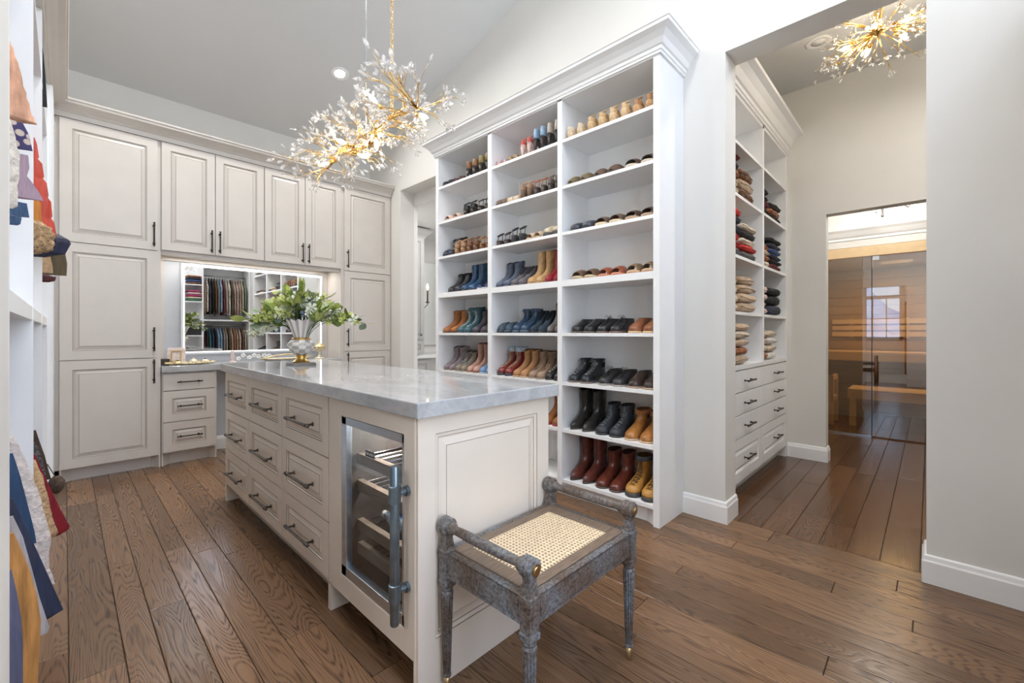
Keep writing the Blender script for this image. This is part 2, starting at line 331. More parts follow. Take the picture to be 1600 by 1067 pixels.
# baseboards
struct(sweep([(XW, 1.146), (XW, .892), (XW2, .892)], BASE, -1).build('baseboard_pier', 'trim_white'))
struct(sweep([(XW2, .012), (XW, .012), (XW, -.34)], BASE, -1).build('baseboard_right', 'trim_white'))
struct(sweep([(XH, .962), (XH, .667), (XH+.12, .667)], BASE, -1).build('baseboard_passage', 'trim_white'))
struct(sweep([(XH+.12, 1.6), (XG, 1.6)], BASE, -1).build('baseboard_lobby', 'trim_white'))
# gable window made up behind the camera to go with the added fill
wf = struct(MB().box(gx0, gx1, YR-.10, YR-.02, gz0, gz0+.06).box(gx0, gx1, YR-.10, YR-.02, gz1-.06, gz1).box(gx0, gx0+.06, YR-.1, YR-.02, gz0, gz1).box(gx1-.06, gx1, YR-.1, YR-.02, gz0, gz1).build('window_added_gable', 'trim_white'))
for k in range(1, 3): x = gx0+(gx1-gx0)*k/3; MB().box(x-.02, x+.02, YR-.09, YR-.03, gz0+.06, gz1-.06).build('mullion', 'trim_white', wf)
for k in range(3): x0 = gx0+(gx1-gx0)*k/3; MB().box(x0+.05, x0+(gx1-gx0)/3-.05, YR-.062, YR-.058, gz0+.05, gz1-.05).build('pane', 'window_glass', wf)
rw = struct(MB().box(.10, 1.22, YR-.10, YR-.02, .65, .71).box(.10, 1.22, YR-.10, YR-.02, 2.39, 2.45).box(.10, .16, YR-.1, YR-.02, .65, 2.45).box(1.16, 1.22, YR-.1, YR-.02, .65, 2.45).build('window_added_rear', 'trim_white'))  # eye-level window made up behind the camera for the low fill
MB().box(.64, .68, YR-.09, YR-.03, .71, 2.39).build('mullion', 'trim_white', rw)
for a, b in ((.16, .64), (.68, 1.16)): MB().box(a, b, YR-.062, YR-.058, .71, 2.39).build('pane', 'window_glass', rw)
# room seen in the glass beyond the entry: white walls, window, coat cupboard
wallbox('wall_entry_far', [(-4.1, -4.0, -2.2, .55, 0, 3), (-4.1, -4.0, 1.55, 3.2, 0, 3), (-4.1, -4.0, .55, 1.55, 0, .95), (-4.1, -4.0, .55, 1.55, 2.62, 3)], 'trim_white')
wallbox('wall_entry_side', [(-4.1, XL-.12, -2.3, -2.2, 0, 3), (-4.1, XWL-.1, 3.2, 3.3, 0, 3), (XL-.16, XL-.12, -2.2, -.85, 0, 3), (XWL-.14, XWL-.1, 1.4, 3.2, 0, 3)], 'trim_white')
wallbox('ceiling_entry', [(-4.1, XL-.12, -2.3, 3.3, 3.0, 3.1)], 'ceiling')
struct(MB().box(-4.1, XL-.12, -2.3, 3.3, -.06, -.001).build('floor_entry', 'carpet'))
ew = struct(MB().box(-4.06, -3.97, .55, 1.55, .95, 1.02).box(-4.06, -3.97, .55, 1.55, 2.55, 2.62).box(-4.06, -3.97, .55, .62, .95, 2.62).box(-4.06, -3.97, 1.48, 1.55, .95, 2.62).box(-4.05, -3.98, .62, 1.48, 2.12, 2.22).build('window_2', 'trim_white'))
for z in (1.55,): MB().box(-4.03, -4.00, .62, 1.48, z-.012, z+.012).build('muntin', 'trim_white', ew)
for y in (.9, 1.2): MB().box(-4.03, -4.00, y-.012, y+.012, 1.02, 2.12).build('muntin', 'trim_white', ew)
for z0, z1 in ((1.02, 2.12), (2.22, 2.55)): MB().box(-4.018, -4.012, .62, 1.48, z0, z1).build('pane', 'window_glass', ew)
cc = thing('coat_cupboard', 'dark wooden coat cupboard mirrored in the sauna glass', 'cupboard', (-3.62, .18, 0))
MB().box(-3.98, -3.62, -.15, .5, 0, 2.0).build('body', 'coat_wood', cc)
for k in range(2): MB().box(-3.62, -3.60, -.13+.32*k, .16+.32*k, .1, 1.9).build('door', 'coat_wood', cc)
snow = struct(MB().box(-60, -4.6, -30, 30, -3.2, -3).build('ground_snow', 'snow'))
mb = MB(); rows = []
for i in range(9):
    rows.append([(-60-i*6, -40+j*4, -3+max(0, (4.2-abs(i-4))*(1.9+.8*sin(j*1.3+i)+.6*sin(j*.6)))) for j in range(21)])
mb.loft(rows, 0, False, False, closed=False); struct(mb.build('ground_hills', 'hill', smooth=True))
# bath beyond the side doorway
wallbox('wall_bath', [(XW2, 4.6, 6.0, 6.1, 0, 3.2), (4.6, 4.7, 3.2, 6.1, 0, 3.2), (XW2, 4.7, 3.1, 3.2, 0, 3.2), (XW2, XW2+.05, 4.545, 6.0, 0, 3.2)], 'trim_white')
wallbox('ceiling_bath', [(XW2, 4.7, 3.1, 6.1, 2.70, 2.86)], 'trim_white')
struct(MB().box(XW, 4.7, 3.1, 6.1, -.06, 0).build('floor_bath', 'trim_white'))
# ------------------------------------------------------------------ floors, plank by plank
fl = struct(MB().box(XL-.62, XW+.09, YR, YB, -.06, -.012).build('floor', 'black'))
def plank(x0, x1, y0, y1, mat, parent):
    g = .0011; b = .0022; z1 = random.uniform(-.0008, 0)
    mb = MB(); x0 += g; x1 -= g; y0 += g; y1 -= g
    mb.loft([[(x0, y0, -.012), (x1, y0, -.012), (x1, y1, -.012), (x0, y1, -.012)], [(x0, y0, z1-b*.6), (x1, y0, z1-b*.6), (x1, y1, z1-b*.6), (x0, y1, z1-b*.6)], [(x0+b, y0+b, z1), (x1-b, y0+b, z1), (x1-b, y1-b, z1), (x0+b, y1-b, z1)]], 0, False, True)
    mb.build('plank', mat, parent)
rnd = random.Random(3)
x = XL-.62; widths = [.095, .120, .140]; k = 0
while x < XW+.085:
    wdt = widths[(k*7+k//3) % 3]; x1 = min(x+wdt, XW+.09)
    if XW+.09-x1 < .06: x1 = XW+.09
    y = YR+rnd.uniform(-1.2, 0)
    while y < YB:
        ln = rnd.uniform(.8, 2.2); y0 = max(y, YR); y1 = min(y+ln, YB)
        if y1-y0 > .05: plank(x, x1, y0, y1, 'oak_main', fl)
        y += ln
    x = x1; k += 1
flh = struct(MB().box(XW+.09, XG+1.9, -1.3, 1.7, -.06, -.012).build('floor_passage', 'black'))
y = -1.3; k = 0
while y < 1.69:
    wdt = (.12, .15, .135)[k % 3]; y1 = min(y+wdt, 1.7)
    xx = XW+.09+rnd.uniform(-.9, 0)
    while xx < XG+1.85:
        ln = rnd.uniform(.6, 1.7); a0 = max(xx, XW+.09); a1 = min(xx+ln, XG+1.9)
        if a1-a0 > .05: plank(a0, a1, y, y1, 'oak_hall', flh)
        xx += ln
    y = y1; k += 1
# ================================================================== FITTED CABINETS, BACK WALL
YF = 4.77
def back_place(x0, z0, yf=None):
    yf = YF if yf is None else yf
    return lambda a, b, d: (x0+a, yf-d, z0+b)
def cab_door(parent, x0, x1, z0, z1, handle=None, mat='cab_cream', yf=None, stile=.07, name='door', hl=.16):
    yf = YF if yf is None else yf
    mb = MB(); front_rings(mb, x1-x0, z1-z0, .02, stile, back_place(x0, z0, yf))
    d = mb.build(name, [mat, 'glaze'], parent)
    if handle:
        hx, hz, vert = handle; mb = MB()
        a, b = ((hx, yf-.02, hz-hl/2+.02), (hx, yf-.02, hz+hl/2-.02)) if vert else ((hx-hl/2+.02, yf-.02, hz), (hx+hl/2-.02, yf-.02, hz))
        bar_pull(mb, a, b, (0, -1, 0), r=.006)
        q = mb.build('handle', 'bronze', None, True); q.parent = d
        loc = parent.location
        for vv in q.data.vertices: vv.co -= loc
    return d
def carcass(parent, x0, x1, y0, y1, z0, z1, mat='cab_cream'):
    MB().box(x0, x1, y0, y1, z0, z1).build('body', mat, parent)
def plinth(parent, x0, x1, mat='cab_cream', e=.06):
    # toe board set back, sweeping forward to a foot at each end
    top = .105; pts = [(x0, YF), (x0+.012, YF), (x0+e*.6, YF+.035), (x0+e, YF+.055), (x1-e, YF+.055), (x1-e*.6, YF+.035), (x1-.012, YF), (x1, YF), (x1, YF+.09), (x0, YF+.09)]
    MB().prism(pts, lambda p, d: (p[0], p[1], d), 0, top).build('plinth', mat, parent)
TD = ((.110, .938), (.945, 1.852), (1.860, 2.800))
t = thing('tall_cabinet', 'wide cream tall cabinet with three stacked panel doors in left corner', 'cabinet', (.26, 5.0, 0))
carcass(t, -.075, .575, YF, YB-.025, .105, 2.808); plinth(t, -.03, .575)
for i, (a, b) in enumerate(TD): cab_door(t, -.028, .552, a, b, (.527, (.83, 1.10, 1.99)[i], True), hl=.19)
t = thing('tall_cabinet', 'narrow cream tall cabinet with panel doors beside the bathroom doorway', 'cabinet', (2.48, 5.0, 0))
carcass(t, 2.160, XW-.025, YF, YB-.025, .105, 2.808); MB().box(2.77, XW-.002, YF-.004, YF+.05, .0, 2.808).build('scribe', 'cab_cream', t); plinth(t, 2.160, XW-.025)
for i, (a, b) in enumerate(TD): cab_door(t, 2.196, 2.766, a, b, (2.228, (.83, 1.10, 1.99)[i], True), hl=.19)
for nm, xs in (('cream wall cabinet pair of doors above the left half of the mirror', (.580, .968, 1.374)), ('cream wall cabinet pair of doors above the right half of the mirror', (1.382, 1.768, 2.156))):
    t = thing('wall_cabinet', nm, 'cabinet', ((xs[0]+xs[2])/2, 5.0, 1.86), group='wall cabinets over the vanity')
    carcass(t, xs[0]-.003, xs[2]+.003, YF, YB, 1.868, 2.808)
    MB().box(xs[0]-.003, xs[2]+.003, YF+.01, YF+.03, 1.838, 1.868).build('light_rail', 'cab_cream', t)
    cab_door(t, xs[0], xs[1]-.003, 1.872, 2.800, (xs[1]-.03, 1.99, True), hl=.19, stile=.062)
    cab_door(t, xs[1]+.003, xs[2], 1.872, 2.800, (xs[1]+.033, 1.99, True), hl=.19, stile=.062)
t = thing('drawer_unit', 'small cream unit of three drawers under the vanity top', 'drawers', (.78, 5.0, 0))
carcass(t, .580, .982, YF, YB-.02, .105, .808); plinth(t, .580, .982)
for i, (a, b) in enumerate(((.652, .795), (.380, .645), (.118, .373))):
    if i == 0:
        d = MB().box(.588, .962, YF-.02, YF, a, b).build('drawer', 'cab_cream', t, bevel=.002)
    else: d = cab_door(t, .588, .962, a, b, None, stile=.065, name='drawer')
    mb = MB(); bar_pull(mb, (.71, YF-.02 if i == 0 else YF-.0185, (a+b)/2), (.84, YF-.02 if i == 0 else YF-.0185, (a+b)/2), (0, -1, 0), r=.0055)
    q = mb.build('handle', 'bronze', None, True); q.parent = d
    for vv in q.data.vertices: vv.co -= t.location
struct(MB().box(.98, 2.16, 5.10, YB, 0, .81).build('wall_knee_panel', 'knee_grey'))
struct(sweep([(.982, 5.10), (2.16, 5.10)], BASE, -1).build('baseboard_vanity', 'trim_white'))
tag(MB().box(.577, 2.158, YF-.045, 5.125, .812, .866).build('vanity_top', 'quartzite', bevel=.003), 'long taupe stone vanity top under the lit mirror', 'worktop')
struct(MB().box(.577, 2.158, 5.13, YB, .81, 1.868).build('wall_vanity', 'knee_grey'))
struct(MB().box(.60, 2.14, 5.112, 5.13, 1.83, 1.868).box(.577, .64, 5.118, 5.13, .866, 1.868).box(2.09, 2.158, 5.118, 5.13, .866, 1.868).build('trim_vanity', 'cab_cream'))
# lit mirror
mt = thing('wall_mirror', 'frameless wall mirror with glowing light strip border above the vanity', 'mirror', (1.43, 5.13, .95))
mx0, mx1, mz0, mz1 = .785, 2.075, .965, 1.800
MB().box(mx0-.02, mx1+.02, 5.100, 5.13, mz0-.02, mz1+.02).build('backing', 'knee_grey', mt)
MB().box(mx0, mx1, 5.096, 5.100, mz0, mz1).build('glass', 'mirror', mt)
for a, b, c, d in ((mx0, mx1, mz0, mz0+.008), (mx0, mx1, mz1-.008, mz1), (mx0, mx0+.008, mz0, mz1), (mx1-.008, mx1, mz0, mz1)):
    MB().box(a, b, 5.090, 5.0955, c, d).build('light_strip', 'led', mt)
area('under_cabinet_light', (1.37, 4.98, 1.86), (0, 0, 0), 1.4, .06, 5, (1, .97, .92))
# crown running along the left wardrobe and the back cabinets
CROWN = [(0, 2.806), (.010, 2.806), (.012, 2.845), (.018, 2.848), (.030, 2.862), (.060, 2.885), (.090, 2.898), (.092, 2.915), (.100, 2.918), (.102, 2.932), (0, 2.932)]
struct(sweep([(-.075, 1.36), (-.075, YF-.02), (XW-.001, YF-.02)], [(a-.01, z) for a, z in CROWN], -1).build('trim_crown_back', ['cab_cream']))
struct(MB().box(XWL, -.075, 1.36, YF, 2.812, 2.84).box(XWL, XW, YF-.02, YB, 2.812, 2.84).build('trim_cabinet_top', 'cab_cream'))
# ================================================================== LEFT WARDROBE
t = thing('open_wardrobe', 'white open hanging wardrobe along the left wall', 'wardrobe', (-.39, 2.9, 0))
for y in (1.362, 2.36, 3.26, 4.20): MB().box(XWL+.02, XL, y, y+.02, 0, 2.81).build('divider', 'cab_white', t)
MB().box(XWL+.001, XWL+.02, 1.37, YF+.3, 0, 2.81).build('back_panel', 'cab_white', t)
for y0, y1 in ((1.382, 2.36), (2.38, 3.26), (3.28, 4.20), (4.22, YF)):
    MB().box(XWL+.02, XL-.002, y0, y1, 1.205, 1.252).build('shelf', 'cab_white', t)
    MB().box(XWL+.02, XL-.002, y0, y1, 2.46, 2.48).build('shelf', 'cab_white', t)
    MB().box(XWL+.02, XL-.002, y0, y1, 0.0, .06).build('plinth', 'cab_white', t)
    for z in (1.11, 2.38): MB().tube([(-.40, y0, z), (-.40, y1, z)], .014, 10).build('rod', 'chrome', t, True)
MB().box(-.095, -.055, YF-.55, YF-.02, 0, 2.81).build('filler_panel', 'cab_white', t)
# ================================================================== SHOE CASE
XC = 2.44; SH = (2.520, 2.193, 1.866, 1.527, 1.155, .808, .477, .122)
t = thing('shoe_case', 'tall white open shoe case with three columns of shelves', 'bookcase', (2.61, 2.24, 0))
MB().box(XC, XW-.002, 1.147, 1.187, 0, 2.86).build('side_panel', 'cab_white', t)
MB().box(XC, XW-.002, 3.322, 3.362, 0, 2.86).build('side_panel', 'cab_white', t)
COLS = ((2.639, 3.322), (1.908, 2.593), (1.187, 1.868))
for y0, y1 in ((2.593, 2.639), (1.868, 1.908)): MB().box(XC, XW-.016, y0, y1, .06, 2.84).build('divider', 'cab_white', t)
MB().box(XW-.016, XW-.002, 1.187, 3.322, .0, 2.84).build('back_panel', 'cab_white', t)
for y0, y1 in COLS:
    for z in SH:
        thick = .045 if abs(z-1.527) < .01 else .022
        MB().box(XC+.004, XW-.016, y0, y1, z-thick, z).build('shelf', 'cab_white', t)
MB().box(XC, XW-.016, 1.187, 3.322, 2.798, 2.86).build('top_board', 'cab_white', t)
pts = [(XC, 1.187), (XC+.012, 1.187), (XC+.03, 1.215), (XC+.05, 1.25), (XC+.05, 3.27), (XC+.03, 3.30), (XC+.012, 3.322), (XC, 3.322), (XC, 3.322), (XC+.09, 3.322), (XC+.09, 1.187)]
MB().prism(pts, lambda p, d: (p[0], p[1], d), 0, .10).build('plinth', 'cab_white', t)
CR2 = [(0, 2.806), (.012, 2.806), (.014, 2.82), (.020, 2.823), (.020, 2.843), (.030, 2.848), (.034, 2.855), (.045, 2.875), (.070, 2.90), (.098, 2.916), (.100, 2.932), (.106, 2.936), (0, 2.936)]
sweep([(XW-.001, 3.362), (XC, 3.362), (XC, 1.147), (XW-.001, 1.147)], CR2, -1).build('crown', 'cab_white', t)
# ================================================================== SWEATER CASE beyond the opening
YS = .965
t = thing('sweater_case', 'white open sweater case over drawers beyond the wide opening', 'cabinet', (3.85, 1.13, 0))
MB().box(2.985, 3.025, YS, 1.298, .10, 2.86).build('side_panel', 'cab_white', t)
MB().box(4.675, XH-.002, YS, 1.298, 0, 2.86).build('side_panel', 'cab_white', t)
MB().box(3.895, 3.935, YS, 1.286, .90, 2.83).build('divider', 'cab_white', t)
MB().box(3.025, 4.675, 1.284, 1.298, .1, 2.83).build('back_panel', 'cab_white', t)
MB().box(3.025, 4.675, YS, 1.284, 2.80, 2.86).build('top_board', 'cab_white', t)
SH2 = (2.500, 2.133, 1.703, 1.306)
for a, b in ((3.025, 3.895), (3.935, 4.675)):
    for z in SH2: MB().box(a, b, YS+.003, 1.284, z-.022, z).build('shelf', 'cab_white', t)
MB().box(3.025, 4.675, YS-.004, 1.284, .895, .925).build('worktop', 'cab_white', t)
MB().box(3.025, 4.675, YS+.02, 1.284, .10, .895).build('carcass', 'cab_white', t)
MB().box(3.025, 4.675, YS+.07, 1.284, 0, .10).build('plinth', 'cab_white', t)
for k, (z0, z1) in enumerate(((.735, .885), (.575, .727), (.412, .567), (.105, .404))):
    for x0, x1 in ((3.03, 3.855), (3.863, 4.67)):
        if k < 3: d = MB().box(x0, x1, YS, YS+.02, z0, z1).build('drawer', 'cab_white', t, bevel=.0015)
        else:
            mb = MB(); front_rings(mb, x1-x0, z1-z0, .02, .07, back_place(x0, z0, YS+.02)); d = mb.build('drawer', ['cab_white', 'cab_white'], t)
        xm = (x0+x1)/2+.05; zm = (z0+z1)/2; mb = MB(); bar_pull(mb, (xm-.07, YS if k < 3 else YS+.0015, zm), (xm+.07, YS if k < 3 else YS+.0015, zm), (0, -1, 0))
        q = mb.build('handle', 'bronze', None, True); q.parent = d
        for vv in q.data.vertices: vv.co -= t.location
CR3 = [(0, 2.825), (.012, 2.825), (.014, 2.84), (.022, 2.844), (.022, 2.874), (.034, 2.880), (.040, 2.895), (.055, 2.93), (.088, 2.965), (.125, 2.98), (.130, 2.998), (0, 2.998)]
sweep([(2.98, YS), (XH-.001, YS)], CR3, -1).build('crown', 'cab_white', t)
# ================================================================== ISLAND
IX0, IX1, IY0, IY1 = .771, 1.415, 1.155, 3.50; ZI = .893
isl = thing('dressing_island', 'long cream island with nine drawers and panelled end', 'island', ((IX0+IX1)/2, 2.33, 0))
FR = (1.236, 1.702, .190, .826)      # cooler opening y0,y1,z0,z1
MB().box(IX0+.02, IX0+.04, 1.82, 3.48, .118, ZI).box(IX1-.02, IX1, IY0+.02, IY1, .0, ZI).box(IX0+.04, IX1-.02, 1.80, 1.82, .0, ZI).box(IX0+.02, IX1-.02, 3.48, IY1, 0, ZI).box(IX0+.08, IX1-.02, 1.82, 3.48, .10, .118).box(IX0+.075, IX0+.09, 1.82, 3.48, 0, .118, ).box(IX0+.04, IX1-.02, 1.175, 1.8, ZI-.02, ZI).box(IX0+.04, IX1-.02, 1.175, 1.8, .10, .118).build('carcass', 'island_cream', isl)
for yy in (1.795, 3.475): MB().box(IX0, IX0+.08, yy, yy+.025, 0, .118).build('foot', 'island_cream', isl)
MB().box(IX0+.2, IX0+.22, 1.18, 1.80, 0, .118).build('toe_board', 'black', isl)
# cooler surround
MB().box(IX0, IX0+.022, 1.18, 1.812, FR[3], ZI).box(IX0, IX0+.022, 1.18, 1.812, .112, FR[2]).box(IX0, IX0+.022, 1.18, FR[0], FR[2], FR[3]).box(IX0, IX0+.022, FR[1], 1.812, FR[2], FR[3]).build('cooler_surround', 'island_cream', isl)
MB().box(IX0-.002, IX0+.006, 1.170, 1.178, .0, ZI).build('corner_bead', 'island_cream', isl)
# end panel facing the camera, raised field
mb = MB(); front_rings(mb, IX1-IX0, ZI-.0, .02, .062, lambda a, b, d: (IX0+a, IY0+.02-d, b), rail=.07)
mb.v = []; mb.f = []; mb.m = []
def rect_rings(mb, rects, ms, ct, cb):
    rings = []
    for x0, x1, z0, z1, yy in rects: rings.append([(x0, yy, z0), (x1, yy, z0), (x1, yy, z1), (x0, yy, z1)])
    mb.loft(rings, 0, True, True, mis=lambda k, i: ms[k+1])
y0 = IY0
R = [(IX0, IX1, 0, ZI, y0+.02), (IX0, IX1, 0, ZI, y0), (.838, 1.343, .163, .830, y0), (.8395, 1.3415, .1645, .8285, y0+.0015), (.840, 1.341, .165, .828, y0+.006), (.852, 1.329, .177, .816, y0+.007), (.8535, 1.3275, .1785, .8145, y0+.008), (.854, 1.327, .179, .814, y0+.012), (.860, 1.321, .185, .808, y0+.012), (.884, 1.297, .209, .784, y0+.004), (.8855, 1.2955, .2105, .7825, y0+.0035)]
rect_rings(mb, R, [0, 0, 0, 1, 0, 0, 1, 0, 0, 0, 1], 0, 0)
mb.build('end_panel', ['island_cream', 'glaze'], isl)
def isl_drawer(y0, y1, z0, z1):
    mb = MB(); front_rings(mb, y1-y0, z1-z0, .02, .058, lambda a, b, d: (IX0+.02-d, y1-a, z0+b), rail=.055)
    d = mb.build('drawer', ['island_cream', 'glaze'], isl)
    c = (y0+y1)/2; hl = min(.30, (y1-y0)*.5); mb = MB(); z = (z0+z1)/2-.012
    bar_pull(mb, (IX0+.0015, c-hl/2+.025, z), (IX0+.0015, c+hl/2-.025, z), (-1, 0, 0), r=.0065, stand=.034)
    q = mb.build('handle', 'nickel', None, True); q.parent = d
    for vv in q.data.vertices: vv.co -= isl.location
for a, b in ((2.951, 3.492), (2.379, 2.945), (1.823, 2.373)):
    for z0, z1 in ((.632, .889), (.361, .626), (.120, .355)): isl_drawer(a, b, z0, z1)
tag(MB().box(.744, 1.440, 1.117, 3.525, ZI+.001, .944).build('island_worktop', 'quartzite', bevel=.004), 'thick polished grey stone worktop on the cream island', 'worktop')
# ================================================================== WINE COOLER
wc = thing('beverage_cooler', 'built-in glass-door beverage cooler in the island', 'cooler', (1.0, 1.47, .118))
y0, y1, z0, z1 = FR; y0 += .003; y1 -= .003; z0 += .003; z1 -= .003
mb = MB(); xi = IX0+.03; xb = 1.30
mb.box(xi, xb, y0, y0+.012, z0, z1).box(xi, xb, y1-.012, y1, z0, z1).box(xi, xb, y0, y1, z0, z0+.012).box(xi, xb, y0, y1, z1-.012, z1).box(xb-.012, xb, y0, y1, z0, z1); mb.build('liner', 'fridge_liner', wc)
fw = .030; MB().box(IX0+.002, IX0+.028, y0, y0+fw*.45, z0, z1).box(IX0+.002, IX0+.028, y1-fw*1.3, y1, z0, z1).box(IX0+.002, IX0+.028, y0, y1, z0, z0+fw*1.3).box(IX0+.002, IX0+.028, y0, y1, z1-fw, z1).build('door_frame', 'steel', wc, bevel=.002)
MB().box(IX0+.012, IX0+.017, y0+.012, y1-.036, z0+.036, z1-.028).build('door_glass', 'fridge_glass', wc)
for z in (.655, .545, .385, .290):
    s = MB()
    for k in range(9): yy = y0+.03+k*(y1-y0-.06)/8; s.tube([(xi+.06, yy, z), (xb-.03, yy, z)], .003, 6)
    s.tube([(xi+.06, y0+.014, z), (xi+.06, y1-.014, z)], .004, 6)
    q = s.build('rack', 'chrome', wc)
    MB().box(xi+.03, xi+.055, y0+.016, y1-.016, z-.030, z+.012).build('rack_front', 'shelf_wood', wc)
hb = MB(); hy, hx = 1.213, IX0-.048
hb.tube([(hx, hy, .236), (hx, hy, .242), (hx, hy, .732), (hx, hy, .738)], [.0125, .0150, .0150, .0125], 14)
for z in (.339, .649):
    hb.tube([(hx, hy, z-.028), (hx, hy, z-.026), (hx, hy, z+.026), (hx, hy, z+.028)], [.016, .0195, .0195, .016], 14)
    hb.tube([(hx, hy, z), (IX0-.012, hy, z), (IX0-.011, hy, z), (IX0-.0008, hy, z)], [.0105, .0105, .0165, .0165], 12)
hb.build('handle', 'gunmetal', wc, 'auto')
sg = MB().box(IX0+.0085, IX0+.011, 1.445, 1.515, .700, .722).build('name_plate', 'black', wc)
tx = bpy.data.curves.new('plate_lettering', 'FONT'); tx.body = 'SUB-ZERO'; tx.size = .0135; tx.extrude = .0002; tx.align_x = 'CENTER'; tx.align_y = 'CENTER'
to = bpy.data.objects.new('plate_lettering', tx); COL.objects.link(to); tx.materials.append(M['white_plain'])
bpy.context.view_layer.update(); tm = bpy.data.meshes.new_from_object(to.evaluated_get(bpy.context.evaluated_depsgraph_get())); bpy.data.objects.remove(to)
to = bpy.data.objects.new('plate_lettering', tm); COL.objects.link(to)
to.parent = wc; to.location = Vector((IX0+.0075, 1.480, .711))-wc.location; to.rotation_euler = (pi/2, 0, -pi/2)
MB().box(IX0+.0078, IX0+.0084, 1.443, 1.517, .722, .7235).box(IX0+.0078, IX0+.0084, 1.443, 1.517, .6985, .700).box(IX0+.0078, IX0+.0084, 1.443, 1.4445, .6985, .7235).box(IX0+.0078, IX0+.0084, 1.5155, 1.517, .6985, .7235).build('plate_border', 'white_plain', wc)
point('cooler_fill_light', (1.02, 1.47, .785), 9, (1, .93, .85), .03)  # fill light added to brighten the cooler inside
# bottles lying in the cooler
def bottle(x, y, z, kind, label, rz=-pi/2):
    t = thing('water_bottle' if kind == 'water' else 'glass_bottle', label, 'bottle', (x, y, z), rz, 'bottles in the cooler')
    pr = [(.010, 0), (.0305, .004), (.0315, .03), (.0295, .045), (.0315, .06), (.0295, .075), (.0315, .09), (.0315, .13), (.024, .165), (.0125, .185), (.0125, .20)]
    cap = 'white_plain' if kind == 'water' else 'gold'
    mb = MB().lathe([(r, .20-h) for r, h in pr], (0, 0, 0), 14, axis='x'); mb.build('body', 'bottle_body' if kind == 'water' else 'amber_glass', t, True, True)
    MB().lathe([(.0145, -.016), (.0145, .001)], (0, 0, 0), 12, axis='x').build('cap', cap, t, True, True)
    MB().lathe([(.0322, .085), (.0322, .135)], (0, 0, 0), 14, axis='x', cap=False).build('label', 'bottle_label' if kind == 'water' else 'paper_label', t, True, True)
pm('bottle_body', (.42, .50, .58), .12, var=.45, scale=90, spec=.9); pm('bottle_label', (.10, .22, .55), .4, var=.5, scale=70); pm('paper_label', (.75, .72, .68), .6, var=.15, scale=50); glass('amber_glass', (.35, .16, .08), 1.5, .08)
OB = ('first', 'second', 'third', 'fourth')
for k in range(4): bottle(xi+.105+k*.068, 1.585-.012*(k % 2), .385+.036, 'water', OB[k]+' clear water bottle behind the glass on the upper filled rack')
for k in range(3): bottle(xi+.14+k*.068, 1.580, .448+.036, 'water', OB[k]+' clear water bottle behind the glass in the stacked upper layer')
for k in range(4): bottle(xi+.105+k*.068, 1.60, .290+.036, 'amber' if k % 2 else 'water', OB[k]+(' brown' if k % 2 else ' clear')+' bottle behind the glass on the lowest rack')
for k in range(4): bottle(xi+.24, y0+.07+k*.09, .655+.035, 'amber', ('frontmost', 'second', 'third', 'fourth')[k]+' dark bottle from the handle on the top rack of the cooler', 0)
mb = MB(); rr_ = random.Random(5); rings = []
for i in range(8):
    tt = i/7; rad = .012+.05*sin(pi*min(1, tt*1.15)); R_ = []
    for k in range(12): a = 2*pi*k/12; rad2 = rad*(.8+.35*rr_.random()); R_.append((xi+.115+rad2*cos(a)*.7, y0+.215-tt*.19, .688+.055*tt*tt+rad2*sin(a)*.55+.012))
    rings.append(R_)
mb.loft(rings); tag(mb.build('plastic_bag', 'white_plain', smooth=True), 'crumpled white plastic bag on a rack of the cooler', 'bag')
